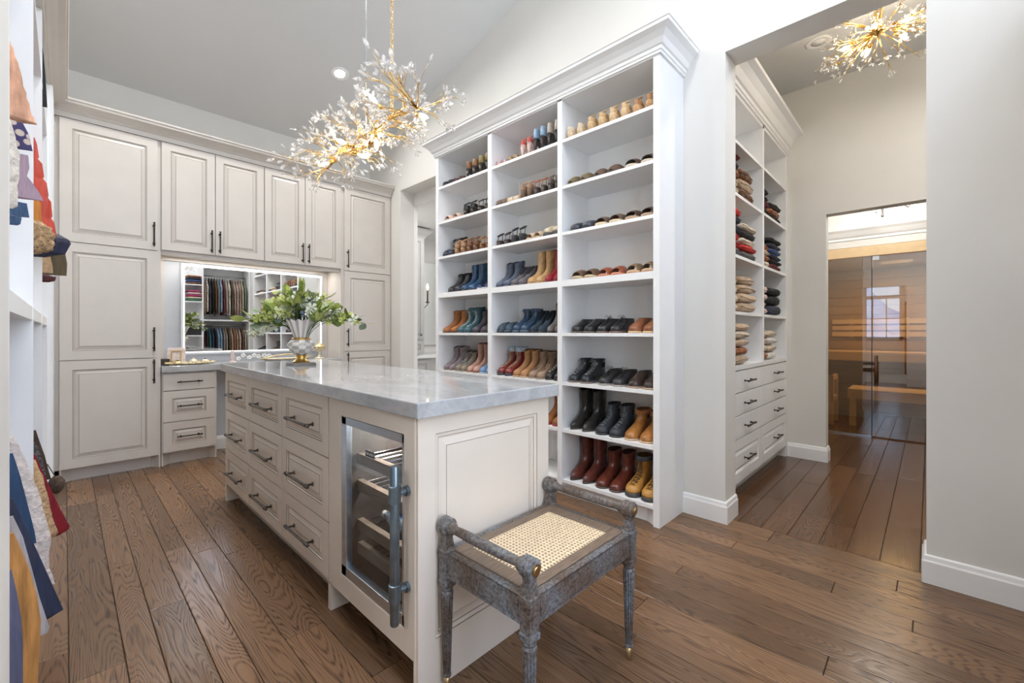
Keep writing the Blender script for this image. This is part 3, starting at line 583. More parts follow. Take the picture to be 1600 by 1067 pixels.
# ================================================================== STOOL
st = thing('cane_stool', 'weathered wooden stool with cane seat and turned side handles', 'stool', (1.129, .955, 0))
SX0, SX1, SY0, SY1 = .864, 1.394, .770, 1.129
hp = .0185
for px in (SX0, SX1):
    for py in (SY0, SY1):
        mb = MB(); sq = lambda a, z, b=None: [(px-a, py-(b or a), z), (px+a, py-(b or a), z), (px+a, py+(b or a), z), (px-a, py+(b or a), z)]
        mb.loft([sq(hp, .338), sq(hp+.002, .342), sq(hp+.002, .356), sq(hp, .360), sq(hp, .436), sq(hp+.003, .439), sq(hp+.003, .455), sq(hp, .459), sq(hp-.002, .470), sq(hp-.0055, .495), sq(hp-.003, .515), sq(hp-.003, .545)])
        for s_ in (-1, 1):   # sunk panels on the block
            mb.box(px-hp*.55, px+hp*.55, py+s_*(hp-.001)-.0015, py+s_*(hp-.001)+.0015, .372, .426)
            mb.box(px+s_*(hp-.001)-.0015, px+s_*(hp-.001)+.0015, py-hp*.55, py+hp*.55, .372, .426)
        post = mb.build('post', 'weathered', st); mb = MB()
        mb.lathe([(.012, py-hp-.004), (.024, py-hp-.002), (.028, py-hp+.002), (.028, py-.006), (.0255, py-.004), (.0255, py+.004), (.028, py+.006), (.028, py+hp-.002), (.024, py+hp+.002), (.012, py+hp+.004)], (px, 0, .532), 20, axis='y')
        mb.build('finial', 'weathered', post, 'auto')
        s_ = -1 if py == SY0 else 1
        yo = py+s_*(hp+.004)
        if s_ < 0: MB().lathe([(.016, 0), (.016, s_*.003), (.011, s_*.0035), (.010, s_*.006), (.004, s_*.007)], (px, yo, .532), 16, axis='y').build('rosette', 'brass', post, 'auto')
        # fluted tapered leg with brass ferrule
        mb = MB(); rings = []; n = 48
        for z, r in ((.338, .0175), (.332, .0195), (.325, .0165), (.318, .0205), (.30, .0200), (.055, .0125), (.052, .0140), (.046, .0140), (.044, .0115)):
            fl_ = .0038 if .06 < z < .31 or z == .055 else 0
            rings.append([(px+(r-(fl_ if k % 4 >= 2 else 0))*cos(2*pi*k/n), py+(r-(fl_ if k % 4 >= 2 else 0))*sin(2*pi*k/n), z) for k in range(n)])
        mb.loft(rings); lg = mb.build('leg', 'weathered', st)
        MB().lathe([(.0105, .046), (.0078, .004), (.006, 0)], (px, py, 0), 16).build('ferrule', 'brass', lg, True)
for px in (SX0, SX1):
    prof = []
    n = 24; y0, y1 = SY0+hp, SY1-hp
    for k in range(n+1):
        tt = k/n; y = y0+(y1-y0)*tt; e = min(tt, 1-tt)
        r = .0125+.0035*sin(pi*tt)
        if e < .03: r = .017
        elif e < .07: r = .020 if e < .055 else .015
        elif e < .10: r = .013
        prof.append((r, y))
    MB().lathe(prof, (px, 0, .530), 16, axis='y').build('handle_bar', 'weathered', st, 'auto')
def rail(x0, x1, y0, y1, nm='rail'):
    mb = MB().box(x0, x1, y0, y1, .375, .446)
    mb.box(x0-.0015, x1+.0015, y0-.0015, y1+.0015, .375, .383)
    if x1-x0 > y1-y0:
        for yy in (y0-.0015, y1-.0005): mb.box(x0+.012, x1-.012, yy, yy+.002, .390, .437)
    else:
        for xx in (x0-.0015, x1-.0005): mb.box(xx, xx+.002, y0+.012, y1-.012, .390, .437)
    mb.build(nm, 'weathered', st)
rail(SX0+hp, SX1-hp, SY0-.012, SY0+.012); rail(SX0+hp, SX1-hp, SY1-.012, SY1+.012)
rail(SX0-.012, SX0+.012, SY0+hp, SY1-hp); rail(SX1-.012, SX1+.012, SY0+hp, SY1-hp)
sx0, sx1, sy0, sy1 = SX0+.004, SX1-.004, SY0+.004, SY1-.004; fw = .052
cx0, cx1, cy0, cy1 = SX0+.015+fw, SX1-.015-fw, SY0+.012+fw*.72, SY1-.012-fw*.72
fr = [(SX0+.014, SX1-.014, SY0+.013, cy0), (SX0+.014, SX1-.014, cy1, SY1-.013), (SX0+.014, cx0, cy0, cy1), (cx1, SX1-.014, cy0, cy1)]
for a in fr: MB().box(a[0], a[1], a[2], a[3], .440, .456).build('seat_frame', 'seat_wood', st, bevel=.003)
for a in ((SX0+.02, SX1-.02, SY0-.012, SY0+.011), (SX0+.02, SX1-.02, SY1-.011, SY1+.012), (SX0-.012, SX0+.012, SY0+.02, SY1-.02), (SX1-.012, SX1+.012, SY0+.02, SY1-.02)):
    MB().box(a[0], a[1], a[2], a[3], .4465, .454).build('moulding', 'weathered', st, bevel=.003)
# cane: one sheet with rows of real holes
pm('cane_hole_shade', (.05, .03, .02), .7)  # near-black tone for the shade below the cane
nx, ny = 27, 18; dx = (cx1-cx0)/nx; dy = (cy1-cy0)/ny; mb = MB(); zt = .4525
for i in range(nx):
    for j in range(ny):
        ax, ay = cx0+i*dx, cy0+j*dy; o = len(mb.v)
        sq = [(0, 0), (.5, 0), (1, 0), (1, .5), (1, 1), (.5, 1), (0, 1), (0, .5)]
        hr = .27
        mb.v += [(ax+p*dx, ay+q*dy, zt) for p, q in sq]
        cxh, cyh = .5+.0, .5
        hh = [(cxh+hr*1.1*cos(5*pi/4+k*pi/4), cyh+hr*1.25*sin(5*pi/4+k*pi/4)) for k in range(8)]
        mb.v += [(ax+p*dx, ay+q*dy, zt) for p, q in hh]; mb.v += [(ax+p*dx, ay+q*dy, zt-.003) for p, q in hh]
        for k in range(8):
            l = (k+1) % 8
            mb.f.append([o+k, o+l, o+8+l, o+8+k]); mb.f.append([o+8+k, o+8+l, o+16+l, o+16+k]); mb.m += [0, 0]
mb.build('cane_panel', 'cane', st, kind='stuff', label='pale woven cane panel')
MB().box(cx0, cx1, cy0, cy1, .428, .430).build('seat_shade_sheet', 'cane_hole_shade', st)  # dark sheet standing in for shade behind the cane holes
# ================================================================== VASE AND FLOWERS
VX, VY = 1.085, 2.985; VZ = .944
pm('vase_cream', (.80, .76, .70), .2, var=.05); pm('vase_grey', (.47, .43, .40), .2, var=.08); pm('plinth_grey', (.20, .18, .17), .3, var=.2)
va = thing('flower_vase', 'fluted vase with grey and cream checks and gold foot on the island', 'vase', (VX, VY, VZ))
q = .070
MB().loft([[(-q, -q, 0), (q, -q, 0), (q, q, 0), (-q, q, 0)], [(-q, -q, .010), (q, -q, .010), (q, q, .010), (-q, q, .010)], [(-q*.93, -q*.93, .018), (q*.93, -q*.93, .018), (q*.93, q*.93, .018), (-q*.93, q*.93, .018)]]).build('plinth', 'plinth_grey', va, False, True)
MB().lathe([(.050, .018), (.052, .024), (.040, .032), (.030, .042), (.027, .052), (.036, .058), (.034, .064), (.030, .068)], (0, 0, 0), 24).build('foot', 'gold', va, 'auto', True)
prof = [(.030, .066), (.048, .076), (.066, .092), (.078, .110), (.083, .126), (.080, .142), (.070, .156), (.055, .168)]
prof = [(prof[int(q)][0]+(prof[min(7, int(q)+1)][0]-prof[int(q)][0])*(q-int(q)), prof[int(q)][1]+(prof[min(7, int(q)+1)][1]-prof[int(q)][1])*(q-int(q))) for q in [7*k/10 for k in range(11)]]
MB().lathe(prof, (0, 0, 0), 48, mis=lambda k, i: ((k//2)+(i//4)) % 2).build('belly', ['vase_cream', 'vase_grey'], va, True, True)
MB().lathe([(.050, .164), (.057, .168), (.058, .174), (.052, .180), (.047, .182)], (0, 0, 0), 24).build('collar', 'gold', va, 'auto', True)
rings = []
for k in range(9):
    tt = k/8; z = .180+.115*tt; R_ = []
    for i in range(48):
        a = 2*pi*i/48; r = .045+.046*tt**1.2; r *= 1+.06*tt*cos(12*a); R_.append((r*cos(a), r*sin(a), z+(.006*cos(12*a) if k == 8 else 0)))
    rings.append(R_)
mb = MB().loft(rings, 0, False, False, mis=lambda k, i: (i//2) % 2)
mb.loft([[(x*.93, y*.93, z) for x, y, z in r] for r in rings[::-1]], 0, False, False, mis=lambda k, i: 0); mb.build('neck', ['vase_cream', 'vase_grey'], va, True, True)
pm('leaf_a', (.19, .26, .05), .5, var=.4, scale=40); pm('leaf_b', (.40, .44, .12), .5, var=.35, scale=40); pm('leaf_c', (.20, .26, .17), .55, var=.3, scale=40)
pm('petal_w', (.78, .80, .66), .6, var=.1, scale=60); pm('petal_y', (.55, .62, .18), .6, var=.2, scale=60); pm('petal_b', (.15, .19, .25), .6, var=.35, scale=60); pm('stem_green', (.07, .12, .035), .6, var=.2)
bq = thing('bouquet', 'loose green and white bouquet with eucalyptus leaves in the checked vase', 'flowers', (VX, VY, VZ+.26))
rb = random.Random(21)
def leaf_mesh(name, Ln, W, curl, mat):
    mb = MB(); n = 6; rings = []
    for k in range(n+1):
        t_ = k/n; wv = W*sin(pi*min(.98, t_*.92+.05))**.8*.5; z = curl*t_*t_
        rings.append([(Ln*t_, -wv, z), (Ln*t_, 0, z-.15*wv), (Ln*t_, wv, z)])
    mb.loft(rings, 0, False, False, closed=False)
    me_o = mb.build(name, mat, None, True); return me_o
protos = [leaf_mesh('leaf', .060, .036, -.018, 'leaf_a'), leaf_mesh('leaf', .052, .030, -.012, 'leaf_b'), leaf_mesh('leaf', .042, .038, -.008, 'leaf_c'), leaf_mesh('leaf', .075, .022, -.03, 'leaf_b')]
mb = MB()
for k in range(5):
    a = 2*pi*k/5; mb.loft([[(.004*cos(a), .004*sin(a), 0)]*3, [(.014*cos(a-.5), .014*sin(a-.5), .006), (.016*cos(a), .016*sin(a), .004), (.014*cos(a+.5), .014*sin(a+.5), .006)], [(.024*cos(a-.35), .024*sin(a-.35), .004), (.027*cos(a), .027*sin(a), .003), (.024*cos(a+.35), .024*sin(a+.35), .004)]], 0, False, False, closed=False)
mb.ball((0, 0, .005), .005, 6)
fl_w = mb.build('blossom', 'petal_w', None, True)
fl_y = fl_w.copy(); fl_y.data = fl_w.data.copy(); fl_y.data.materials[0] = M['petal_y']
fl_b = fl_w.copy(); fl_b.data = fl_w.data.copy(); fl_b.data.materials[0] = M['petal_b']
def put(proto, parent, pos, direction, s=1, roll=0, first={}):
    o = proto.copy(); COL.objects.link(o); o.parent = parent
    d = Vector(direction).normalized(); u, v = frame_of(d); mt_ = Matrix((d, u, v)).transposed() @ Matrix.Rotation(roll, 3, 'X')
    o.matrix_basis = Matrix.Translation(Vector(pos)) @ mt_.to_4x4() @ Matrix.Scale(s, 4); return o
# which way each spray leans: image-right is (.69,-.72) in the room
SPR = []
for k in range(52):
    sd = max(-1.15, min(1.15, rb.gauss(0, .55))); fw_ = rb.uniform(-.75, .55); SPR.append((sd, fw_, rb.uniform(.7, 1.0)))
SPR += [(1.3, .1, 1.1), (1.2, -.2, 1.05), (1.05, .1, 1.0), (-1.05, .1, 1.0), (-1.15, -.25, 1.0), (-.95, -.4, .95), (-.8, .1, 1), (.85, -.35, .9)]
for k, (sd, fw_, rc) in enumerate(SPR):
    dirx = sd*RX*.29+fw_*FX*.22; diry = sd*RY*.29+fw_*FY*.22
    h = (.255-.14*sd*sd-.06*abs(fw_))*rc*rb.uniform(.45, 1.0)
    if sd < -.7 and k % 2: h -= .10
    P0 = Vector((dirx*.10, diry*.10, -.10)); P1 = Vector((dirx*.25, diry*.25, .08+max(0, h)*.5)); P2 = Vector((dirx*rc, diry*rc, h))
    pts = [P0*(1-t_)**2+P1*2*t_*(1-t_)+P2*t_*t_ for t_ in [i/8 for i in range(9)]]
    sm = MB().tube(pts, .0022, 5).build('stem', 'stem_green', bq, True, True)
    kind = k % 5
    for i in range(4, 9):
        p = pts[i]; d = (pts[min(8, i+1)]-pts[i-1]).normalized()
        side = Vector((rb.uniform(-1, 1), rb.uniform(-1, 1), rb.uniform(-.5, .6))); dd = d*.5+side*.8
        if kind in (0, 3) and i >= 5:
            for q_ in range(2):
                sv = Vector((rb.uniform(-1, 1), rb.uniform(-1, 1), rb.uniform(-.4, .9)))
                put(fl_w if kind == 0 or rb.random() < .4 else fl_y, sm, p+sv*.022, sv+Vector((0, 0, .6)), rb.uniform(1.0, 1.6), rb.uniform(0, 6))
        else: put(protos[2] if kind == 2 else protos[3] if kind == 4 and i % 2 else protos[(kind+i) % 2], sm, p, dd, rb.uniform(1.2, 1.75), rb.uniform(-1, 1))
    put(protos[3 if kind == 4 else 1], sm, P2, d, 1.2)
for k in range(14): # blue hydrangea head right of the middle
    a = Vector((rb.uniform(-1, 1), rb.uniform(-1, 1), rb.uniform(-1, 1))).normalized()*.038
    put(fl_b, bq, Vector((.25*RX*.33-.06*FX, .25*RY*.33-.06*FY, .105))+a, a, 1.2, rb.uniform(0, 6))
for k in range(64): # small blossoms filling the dome, yellow-green to the left, white to the right
    sd = rb.uniform(-.95, 1.0); fw_ = rb.uniform(-.7, .3); h = (.20-.11*sd*sd-.05*abs(fw_))*rb.uniform(.45, 1.1)
    q_ = Vector((sd*RX*.27+fw_*FX*.17, sd*RY*.27+fw_*FY*.17, h))
    put(fl_y if sd < rb.uniform(-.6, .3) else fl_w, bq, q_, (rb.uniform(-1, 1), rb.uniform(-1, 1), 1), rb.uniform(.9, 1.5), rb.uniform(0, 6))
for o in protos+[fl_w]: bpy.data.objects.remove(o)
# ================================================================== CHANDELIERS
rc = random.Random(11)
def crystal_mesh():
    mb = MB(); mb.lathe([(.0015, 0), (.0062, .010), (.0085, .019), (.0060, .029), (.0012, .037)], (0, 0, 0), 6, axis='x'); mb.v = [(x, y, z*.55) for x, y, z in mb.v]
    return mb.build('crystal', 'crystal', None)
CRY = crystal_mesh()
def crystal_flower_mesh():
    mb = MB()
    for k in range(4):
        a = 2*pi*k/4+.4; q = MB().lathe([(.0012, .004), (.0052, .010), (.0072, .017), (.0050, .024), (.0010, .029)], (0, 0, 0), 6, axis='x'); q.v = [(x, y, z*.5) for x, y, z in q.v]
        ca, sa, el = cos(a), sin(a), .75; ce, se = cos(el), sin(el)
        o_ = []
        for x, y, z in q.v: x, z = x*ce-z*se, x*se+z*ce; o_.append((z*1.0+0*x, x*ca-y*sa, x*sa+y*ca))
        mb.add(o_, q.f)
    return mb.build('crystal_flower', 'crystal', None)
CRF = crystal_flower_mesh()
def spray(parent, p0, direction, length, ncry, gold_r=.0030, spread=.7, s=1.0, curl=.0):
    d = Vector(direction).normalized(); mb = MB(); tips = []
    u, v = frame_of(d); bend = (u*rc.uniform(-1, 1)+v*rc.uniform(-1, 1))*.25*length+Vector((0, 0, curl))*length
    P = [Vector(p0)+d*length*t_+bend*t_*t_ for t_ in (0, .25, .5, .75, 1)]
    mb.tube(P, [gold_r*1.5, gold_r*1.2, gold_r, gold_r*.8, gold_r*.5], 6)
    for k in range(ncry):
        t_ = rc.uniform(.42, 1.0); i = min(3, int(t_*4)); base = P[i].lerp(P[i+1], t_*4-i)
        dd = (d*.75+u*rc.uniform(-1, 1)*spread+v*rc.uniform(-1, 1)*spread).normalized(); ln = rc.uniform(.03, .095)*s
        mid = base+dd*ln*.6+Vector((0, 0, .006)); end = base+dd*ln
        mb.tube([base, mid, end], [gold_r*.55, gold_r*.45, gold_r*.35], 4); tips.append((end, dd))
    br = mb.build('branch', 'gold', parent, True)
    off = parent.location
    for e, dd in tips: put(CRF if rc.random() < .45 else CRY, br, e-off, dd, rc.uniform(.9, 1.4)*s, rc.uniform(0, 6))
    e, dd = P[-1], (P[-1]-P[-2]).normalized(); put(CRY, br, e-off, dd, 1.2*s)
def bulb(parent, p, d, power, col=(1, .84, .62)):
    d = Vector(d).normalized(); p = Vector(p); mb = MB()
    mb.tube([p-d*.05, p-d*.004], .010, 10); s = mb.build('socket', 'gold', parent, True)
    MB().tube([p-d*.004, p+d*.006, p+d*.020, p+d*.036, p+d*.048], [.006, .009, .012, .008, .002], 10).build('bulb', 'bulb', parent, True)
    point('chandelier_bulb_light', p+d*.02, power, col, .03)
CZ = 2.17; CHX = 1.10
ch = thing('crystal_chandelier', 'gold branch chandelier with clear crystal buds over the island', 'chandelier', (CHX, 2.1, CZ))
mb = MB(); bar = [(CHX+.02*sin(i*1.7), 1.66+i*.108, CZ+.03*sin(i*1.1)) for i in range(10)]
mb.tube(bar, .008, 8); mb.build('main_branch', 'gold', ch, True)
for y, z1 in ((2.13, zc(2.13)), (1.87, zc(1.87))):
    zb = CZ+.02
    if y == 2.13: MB().tube([(CHX, y, zb), (CHX, y, z1)], .0028, 6).build('suspension_wire', 'chrome', ch, True)
    else:
        mb = MB(); z = zb; k = 0
        while z < z1-.01:
            ring = [(CHX+(.009*cos(a) if k % 2 else 0), y+(0 if k % 2 else .009*cos(a)), z+.015+.017*sin(a)) for a in [2*pi*i/8 for i in range(9)]]
            mb.tube(ring, .0016, 4, cap=False); z += .027; k += 1
        mb.build('chain', 'gold', ch, True)
    MB().lathe([(.001, z1+.02), (.055, z1+.02), (.055, z1-.03), (.02, z1-.045), (.001, z1-.045)], (CHX, y, 0), 20).build('canopy', 'gold', ch, 'auto')
for k in range(66):
    i = k % 10; b = Vector(bar[i]); a = rc.uniform(0, 2*pi); el = rc.uniform(-.55, .75)
    endy = (-1 if i < 2 else 1 if i > 7 else 0)
    d = Vector((cos(a), .75*sin(a)+endy*.6, el*.75)); ln = rc.uniform(.10, .27)*(1.0 if el > 0 else .8)
    spray(ch, b, d, ln, 5, .0024, .8)
for k in range(8):
    b = Vector(bar[1+k]); a = k*2.4; bulb(ch, b+Vector((cos(a)*.09, .02, sin(a)*.06+.02)), (cos(a), .1, .5*sin(a)+.2), .8)
ch2 = thing('starburst_chandelier', 'gold starburst chandelier with small crystal flowers beyond the wide opening', 'chandelier', (3.75, .25, 3.16))
CX2, CY2, CZ2 = 3.75, .25, 3.16
MB().lathe([(.001, 3.40), (.09, 3.40), (.09, 3.38), (.02, 3.36), (.02, 3.20), (.035, 3.18), (.04, 3.15), (.001, 3.12)], (CX2, CY2, 0), 20).build('stem', 'gold', ch2, 'auto')
for k in range(40):
    a = k*2.39996; el = rc.uniform(-.55, .35); d = Vector((cos(a), sin(a), el)); spray(ch2, (CX2, CY2, CZ2), d, rc.uniform(.24, .37), 5, .0030, .6, .85)
for k in range(5): a = k*2*pi/5+.4; bulb(ch2, (CX2+.15*cos(a), CY2+.15*sin(a), CZ2-.04), (cos(a), sin(a), -.4), 2.2)
ch3 = thing('lobby_chandelier', 'small silver wire chandelier in front of the sauna', 'chandelier', (5.5, .33, 2.42))
MB().lathe([(.001, 2.80), (.05, 2.80), (.05, 2.78), (.008, 2.77), (.008, 2.30), (.016, 2.285), (.001, 2.27)], (5.5, .33, 0), 14).build('stem', 'chrome', ch3, 'auto')
for k in range(6):
    a = k*pi/3+.25; P = [(5.5+cos(a)*r, .33+sin(a)*r, z) for r, z in ((.01, 2.42), (.10, 2.385), (.19, 2.40), (.25, 2.37), (.275, 2.40), (.26, 2.435))]
    ar = MB().tube(P, .0045, 6).build('arm', 'chrome', ch3, True); p = P[-1]
    MB().lathe([(.020, p[2]), (.022, p[2]+.006), (.008, p[2]+.008), (.008, p[2]+.05), (.001, p[2]+.055)], (p[0], p[1], 0), 10).build('candle', 'white_plain', ar, True)
    for q in range(3): put(CRY, ar, Vector(P[1+q])-ch3.location-Vector((0, 0, .012)), (0, 0, -1), 1.3)
point('lobby_light', (5.5, .33, 2.5), 22, (1, .95, .88), .08)
bpy.data.objects.remove(CRY); bpy.data.objects.remove(CRF)
# recessed lamps in the ceilings; those out of view are added for room light
def can(x, y, z, label, tilt=0, power=12, grp='recessed ceiling lamps'):
    t = thing('recessed_lamp', label, 'lamp', (x, y, z), 0, grp); t.rotation_euler = (tilt, 0, 0)
    MB().lathe([(.050, .004), (.085, .004), (.085, -.004), (.078, -.008), (.050, -.002)], (0, 0, 0), 28, cap=False).build('trim_ring', 'trim_white', t, True, True)
    MB().lathe([(.001, -.001), (.051, -.001), (.051, .003), (.001, .003)], (0, 0, 0), 24).build('lens', 'can_lens', t, True, True)
    if power: disk('recessed_lamp_light', (x, y-.01*sin(tilt), z-.014), (tilt, 0, 0), .10, power, (1, .975, .945), 160)
TL = -math.atan(.254)
CANP = 13
for i, (x, y, lb) in enumerate(((1.877, 4.165, 'round recessed lamp glowing beside the island chandelier'), (.5, 4.1, 'added unseen recessed lamp in the sloped ceiling above the tall corner cabinet'), (1.35, 2.75, 'added unseen recessed lamp in the sloped ceiling in front of the shoe case'), (.35, 2.3, 'added unseen recessed lamp in the sloped ceiling above the left walkway'), (1.5, .5, 'added unseen recessed lamp in the sloped ceiling near the wide opening'), (.45, .5, 'added unseen recessed lamp in the sloped ceiling just above the entry'))):
    can(x, y, zc(y)-.001, lb, TL, CANP)
def flat_can(x, y, z, lb, p): can(x, y, z, lb, 0, p)
flat_can(4.05, .62, 3.399, 'unlit round recessed lamp on the passage ceiling near the chandelier', 0)
for o in list(COL.objects):
    if o.name.startswith('lens') and o.parent and 'unlit' in o.parent.get('label', ''): o.data = o.data.copy(); o.data.materials[0] = M['trim_white']
flat_can(3.5, -.45, 3.399, 'added unseen recessed lamp on the passage ceiling behind the right wall', 16)  # out-of-view lamp added to light the passage
# ================================================================== SHOES
def lerp_tab(tab, x):
    for (a, p), (b, q) in zip(tab, tab[1:]):
        if x <= b: f = (x-a)/(b-a); f = f*f*(3-2*f)*.4+f*.6; return p+(q-p)*f
    return tab[-1][1]
ROUND = [(0, 0), (.03, .42), (.09, .62), (.2, .70), (.38, .66), (.55, .80), (.72, 1.0), (.84, .95), (.93, .72), (.975, .46), (1, 0)]
POINT = [(0, 0), (.03, .42), (.09, .62), (.2, .68), (.38, .62), (.55, .78), (.70, .96), (.82, .74), (.92, .42), (.975, .20), (1, 0)]
NS = 13
def outline(xh, xf, hw, z, blend=0, tab=ROUND, we=None, zo=None):
    pts = []
    ts = [.5-.5*cos(pi*i/(NS-1)) for i in range(NS)]
    def half(t_): e = 2*sqrt(max(0, t_*(1-t_))); return hw*((1-blend)*lerp_tab(tab, t_)+blend*e)
    for t_ in ts: pts.append((xh+(xf-xh)*t_, -half(t_), z))
    for t_ in ts[-2:0:-1]: pts.append((xh+(xf-xh)*t_, half(t_), z))
    if zo: pts = [(a, b, c+zo(a)) for a, b, c in pts]
    return pts
SHOE_MATS = {}
def smat(col, rough=.45, var=.22, scale=25, sheen=0):
    k = (tuple(col), rough, var)
    if k not in SHOE_MATS:
        nm = 'leather_%d' % len(SHOE_MATS); pm(nm, col, rough*.85, var=var, scale=scale, bump=.55, bscale=26, sheen=sheen); SHOE_MATS[k] = nm
    return SHOE_MATS[k]
def shoe(kind, col, sole=(.03, .022, .018), hh=0, shaft=.0, Ln=.255, W=.088, toe='round', rough=.4, lace=None, cuff=None, st=.012, opts=None, shaft_w=1.0):
    """one shoe, toe towards -x, heel at x=0 (so it reaches to x=-Ln)"""
    t = thing('shoe', 'shoe', 'shoe'); hw = W/2; tab = POINT if toe == 'point' else ROUND; o = opts or {}
    A = smat(col, rough); S = smat(sole, .5); inside_shade = smat([c*.35 for c in col], .8)  # last one: upper colour darkened as shade inside the shoe opening
    def zo(x):
        q = min(1, max(0, (.66*Ln-x)/(.50*Ln))); return hh*q*q*(3-2*q)
    flip = lambda p: (-p[0], -p[1], p[2])
    def fin(mb, nm, mat, sm=True): return mb.xf(flip).build(nm, mat, t, sm, True)
    # sole
    if kind == 'wedge':
        mb = MB().loft([outline(-.002, Ln+.003, hw*1.04, 0, 0, tab), [(a, b, max(.008, c)) for a, b, c in outline(-.004, Ln+.004, hw*1.05, st, 0, tab, zo=zo)]])
    else:
        mb = MB().loft([outline(-.002, Ln+.004, hw*1.03, 0, 0, tab, zo=zo), outline(-.004, Ln+.005, hw*1.05, st*.5, 0, tab, zo=zo), outline(-.002, Ln+.003, hw*1.02, st, 0, tab, zo=zo)])
    fin(mb, 'sole', S if kind != 'wedge' else smat(o.get('wedge', (.35, .22, .12)), .8, .3, 60))
    if hh > .012 and kind != 'wedge':
        hwid = o.get('heel', .30); e = .07*Ln if hwid < .2 else .0
        top = outline(.0, Ln*hwid, hw*.66, 0, .75, ROUND); bot = outline(e*.3+.004, Ln*hwid*(.55 if hwid < .2 else .88), hw*(.24 if hwid < .2 else .60), 0, .75)
        mb = MB().loft([[(a, b, 0) for a, b, c in bot], [(a, b, zo(a)+.001) for a, b, c in top]]); fin(mb, 'heel', S)
    z0 = st
    if kind in ('shoe', 'boot'):
        R = [(z0, 0, 1, .99, 0), (z0+.012, -.004, 1.0, 1.0, 0), (z0+.026, -.004, .985, .98, .05), (z0+.038, -.002, .91, .93, .15), (z0+.050, 0, .79, .88, .3), (z0+.062, .002, .69, .84, .45), (z0+.074, .004, .60, .78, .6), (z0+.086, .006, .53, .74, .8)]
        if kind == 'boot':
            R += [(z0+.100, .010, .485, .74, .95), (z0+.12, .012, .455, .76, 1)]
            top = z0+shaft; wv = shaft_w
            for f in (.33, .66, 1.0): R.append((z0+.12+(shaft-.12)*f, .010-.008*f, .455+.02*f*wv, .77+.12*f*wv, 1))
        else:
            lowc = o.get('low', 1.0); R = [r for r in R if r[0]-z0 <= .088*lowc]
        rings = [outline(a*1.0, Ln*b, hw*c, z, bl, tab, zo=zo) for z, a, b, c, bl in R]
        z, a, b, c, bl = R[-1]
        if o.get('scallop'):
            ym = max(abs(q[1]) for q in rings[-1]); rings[-1] = [(a_, b_, c_+.022*(abs(b_)/ym)-.010) for a_, b_, c_ in rings[-1]]
        mb = MB().loft(rings, 0, True, False)
        inner = [outline(a+.004, Ln*b-.005, hw*c*.9, z, bl, tab, zo=zo), outline(a+.006, Ln*b-.008, hw*c*.85, z-.03 if kind == 'shoe' else z-.06, bl, tab, zo=zo)]
        mb.loft([rings[-1]]+inner, 1, False, True, mis=lambda k, i: 0 if k == 0 else 1)
        mb.xf(flip).build('upper', [A, inside_shade], t, True, True)
        zt = R[-1][0]
        if lace:
            mb = MB(); lm = smat(lace, .6)
            zs = [z0+.040+.013*i for i in range(4 if kind == 'shoe' else int((min(shaft, .19)-.035)/.015))]
            def front(z):
                for p, q in zip(R, R[1:]):
                    if p[0] <= z <= q[0]: f = (z-p[0])/(q[0]-p[0]); return Ln*(p[2]+(q[2]-p[2])*f), hw*(p[3]+(q[3]-p[3])*f)
                return Ln*R[-1][2], hw*R[-1][3]
            for i, z in enumerate(zs):
                xf, wv = front(z); xb, _ = front(z+.012); g = .36*hw
                mb.tube([(xf-.012, -g, z+.004+zo(xf)), (xf-.001, -g*.4, z+.006+zo(xf)), ((xf+xb)/2+.004, g*.4, z+.012+zo(xf)), (xb-.012, g, z+.014+zo(xf))], .0022, 5)
                mb.tube([(xf-.012, g, z+.004+zo(xf)), (xf-.001, g*.4, z+.006+zo(xf)), ((xf+xb)/2+.004, -g*.4, z+.012+zo(xf)), (xb-.012, -g, z+.014+zo(xf))], .0022, 5)
            xf, wv = front(zs[-1]+.012); zt_ = zs[-1]+.018+zo(xf)
            for s_ in (-1, 1): mb.tube([(xf, 0, zt_), (xf+.014, s_*.016, zt_+.010), (xf+.020, s_*.026, zt_-.004), (xf+.008, s_*.006, zt_-.004), (xf+.018, s_*.014, zt_-.035)], .0018, 5)
            mb.xf(flip).build('laces', lm, t, True, True)
        if cuff:
            zc_, a_, b_, c_, bl_ = R[-1]; hgt = o.get('cuff_h', .035)
            f0 = outline(a_-.006, Ln*b_+.006, hw*c_*1.05, zc_-hgt, 1); f1 = outline(a_-.007, Ln*b_+.007, hw*c_*1.14, zc_-hgt*.4, 1); f2 = outline(a_-.004, Ln*b_+.005, hw*c_*1.1, zc_+.006, 1); f3 = outline(a_+.005, Ln*b_-.005, hw*c_*.88, zc_, 1)
            fin(MB().loft([f0, f1, f2, f3], 0, False, False), 'cuff', smat(cuff, .9, .3, 90))
        if o.get('buckle'):
            xf = Ln*.66; mb = MB().loft([[(xf-.014, s*hw*.80, z0+.045+zo(xf)+.020*(1-s*s)), (xf+.010, s*hw*.84, z0+.030+zo(xf)+.024*(1-s*s))] for s in [-1+.25*i for i in range(9)]], 0, False, False, closed=False)
            fin(mb, 'strap', A); mb = MB().tube([(xf, -.010, z0+.062), (xf, .010, z0+.062), (xf+.012, .010, z0+.054), (xf+.012, -.010, z0+.054), (xf, -.010, z0+.062)], .0018, 5, cap=False); fin(mb, 'buckle', 'chrome')
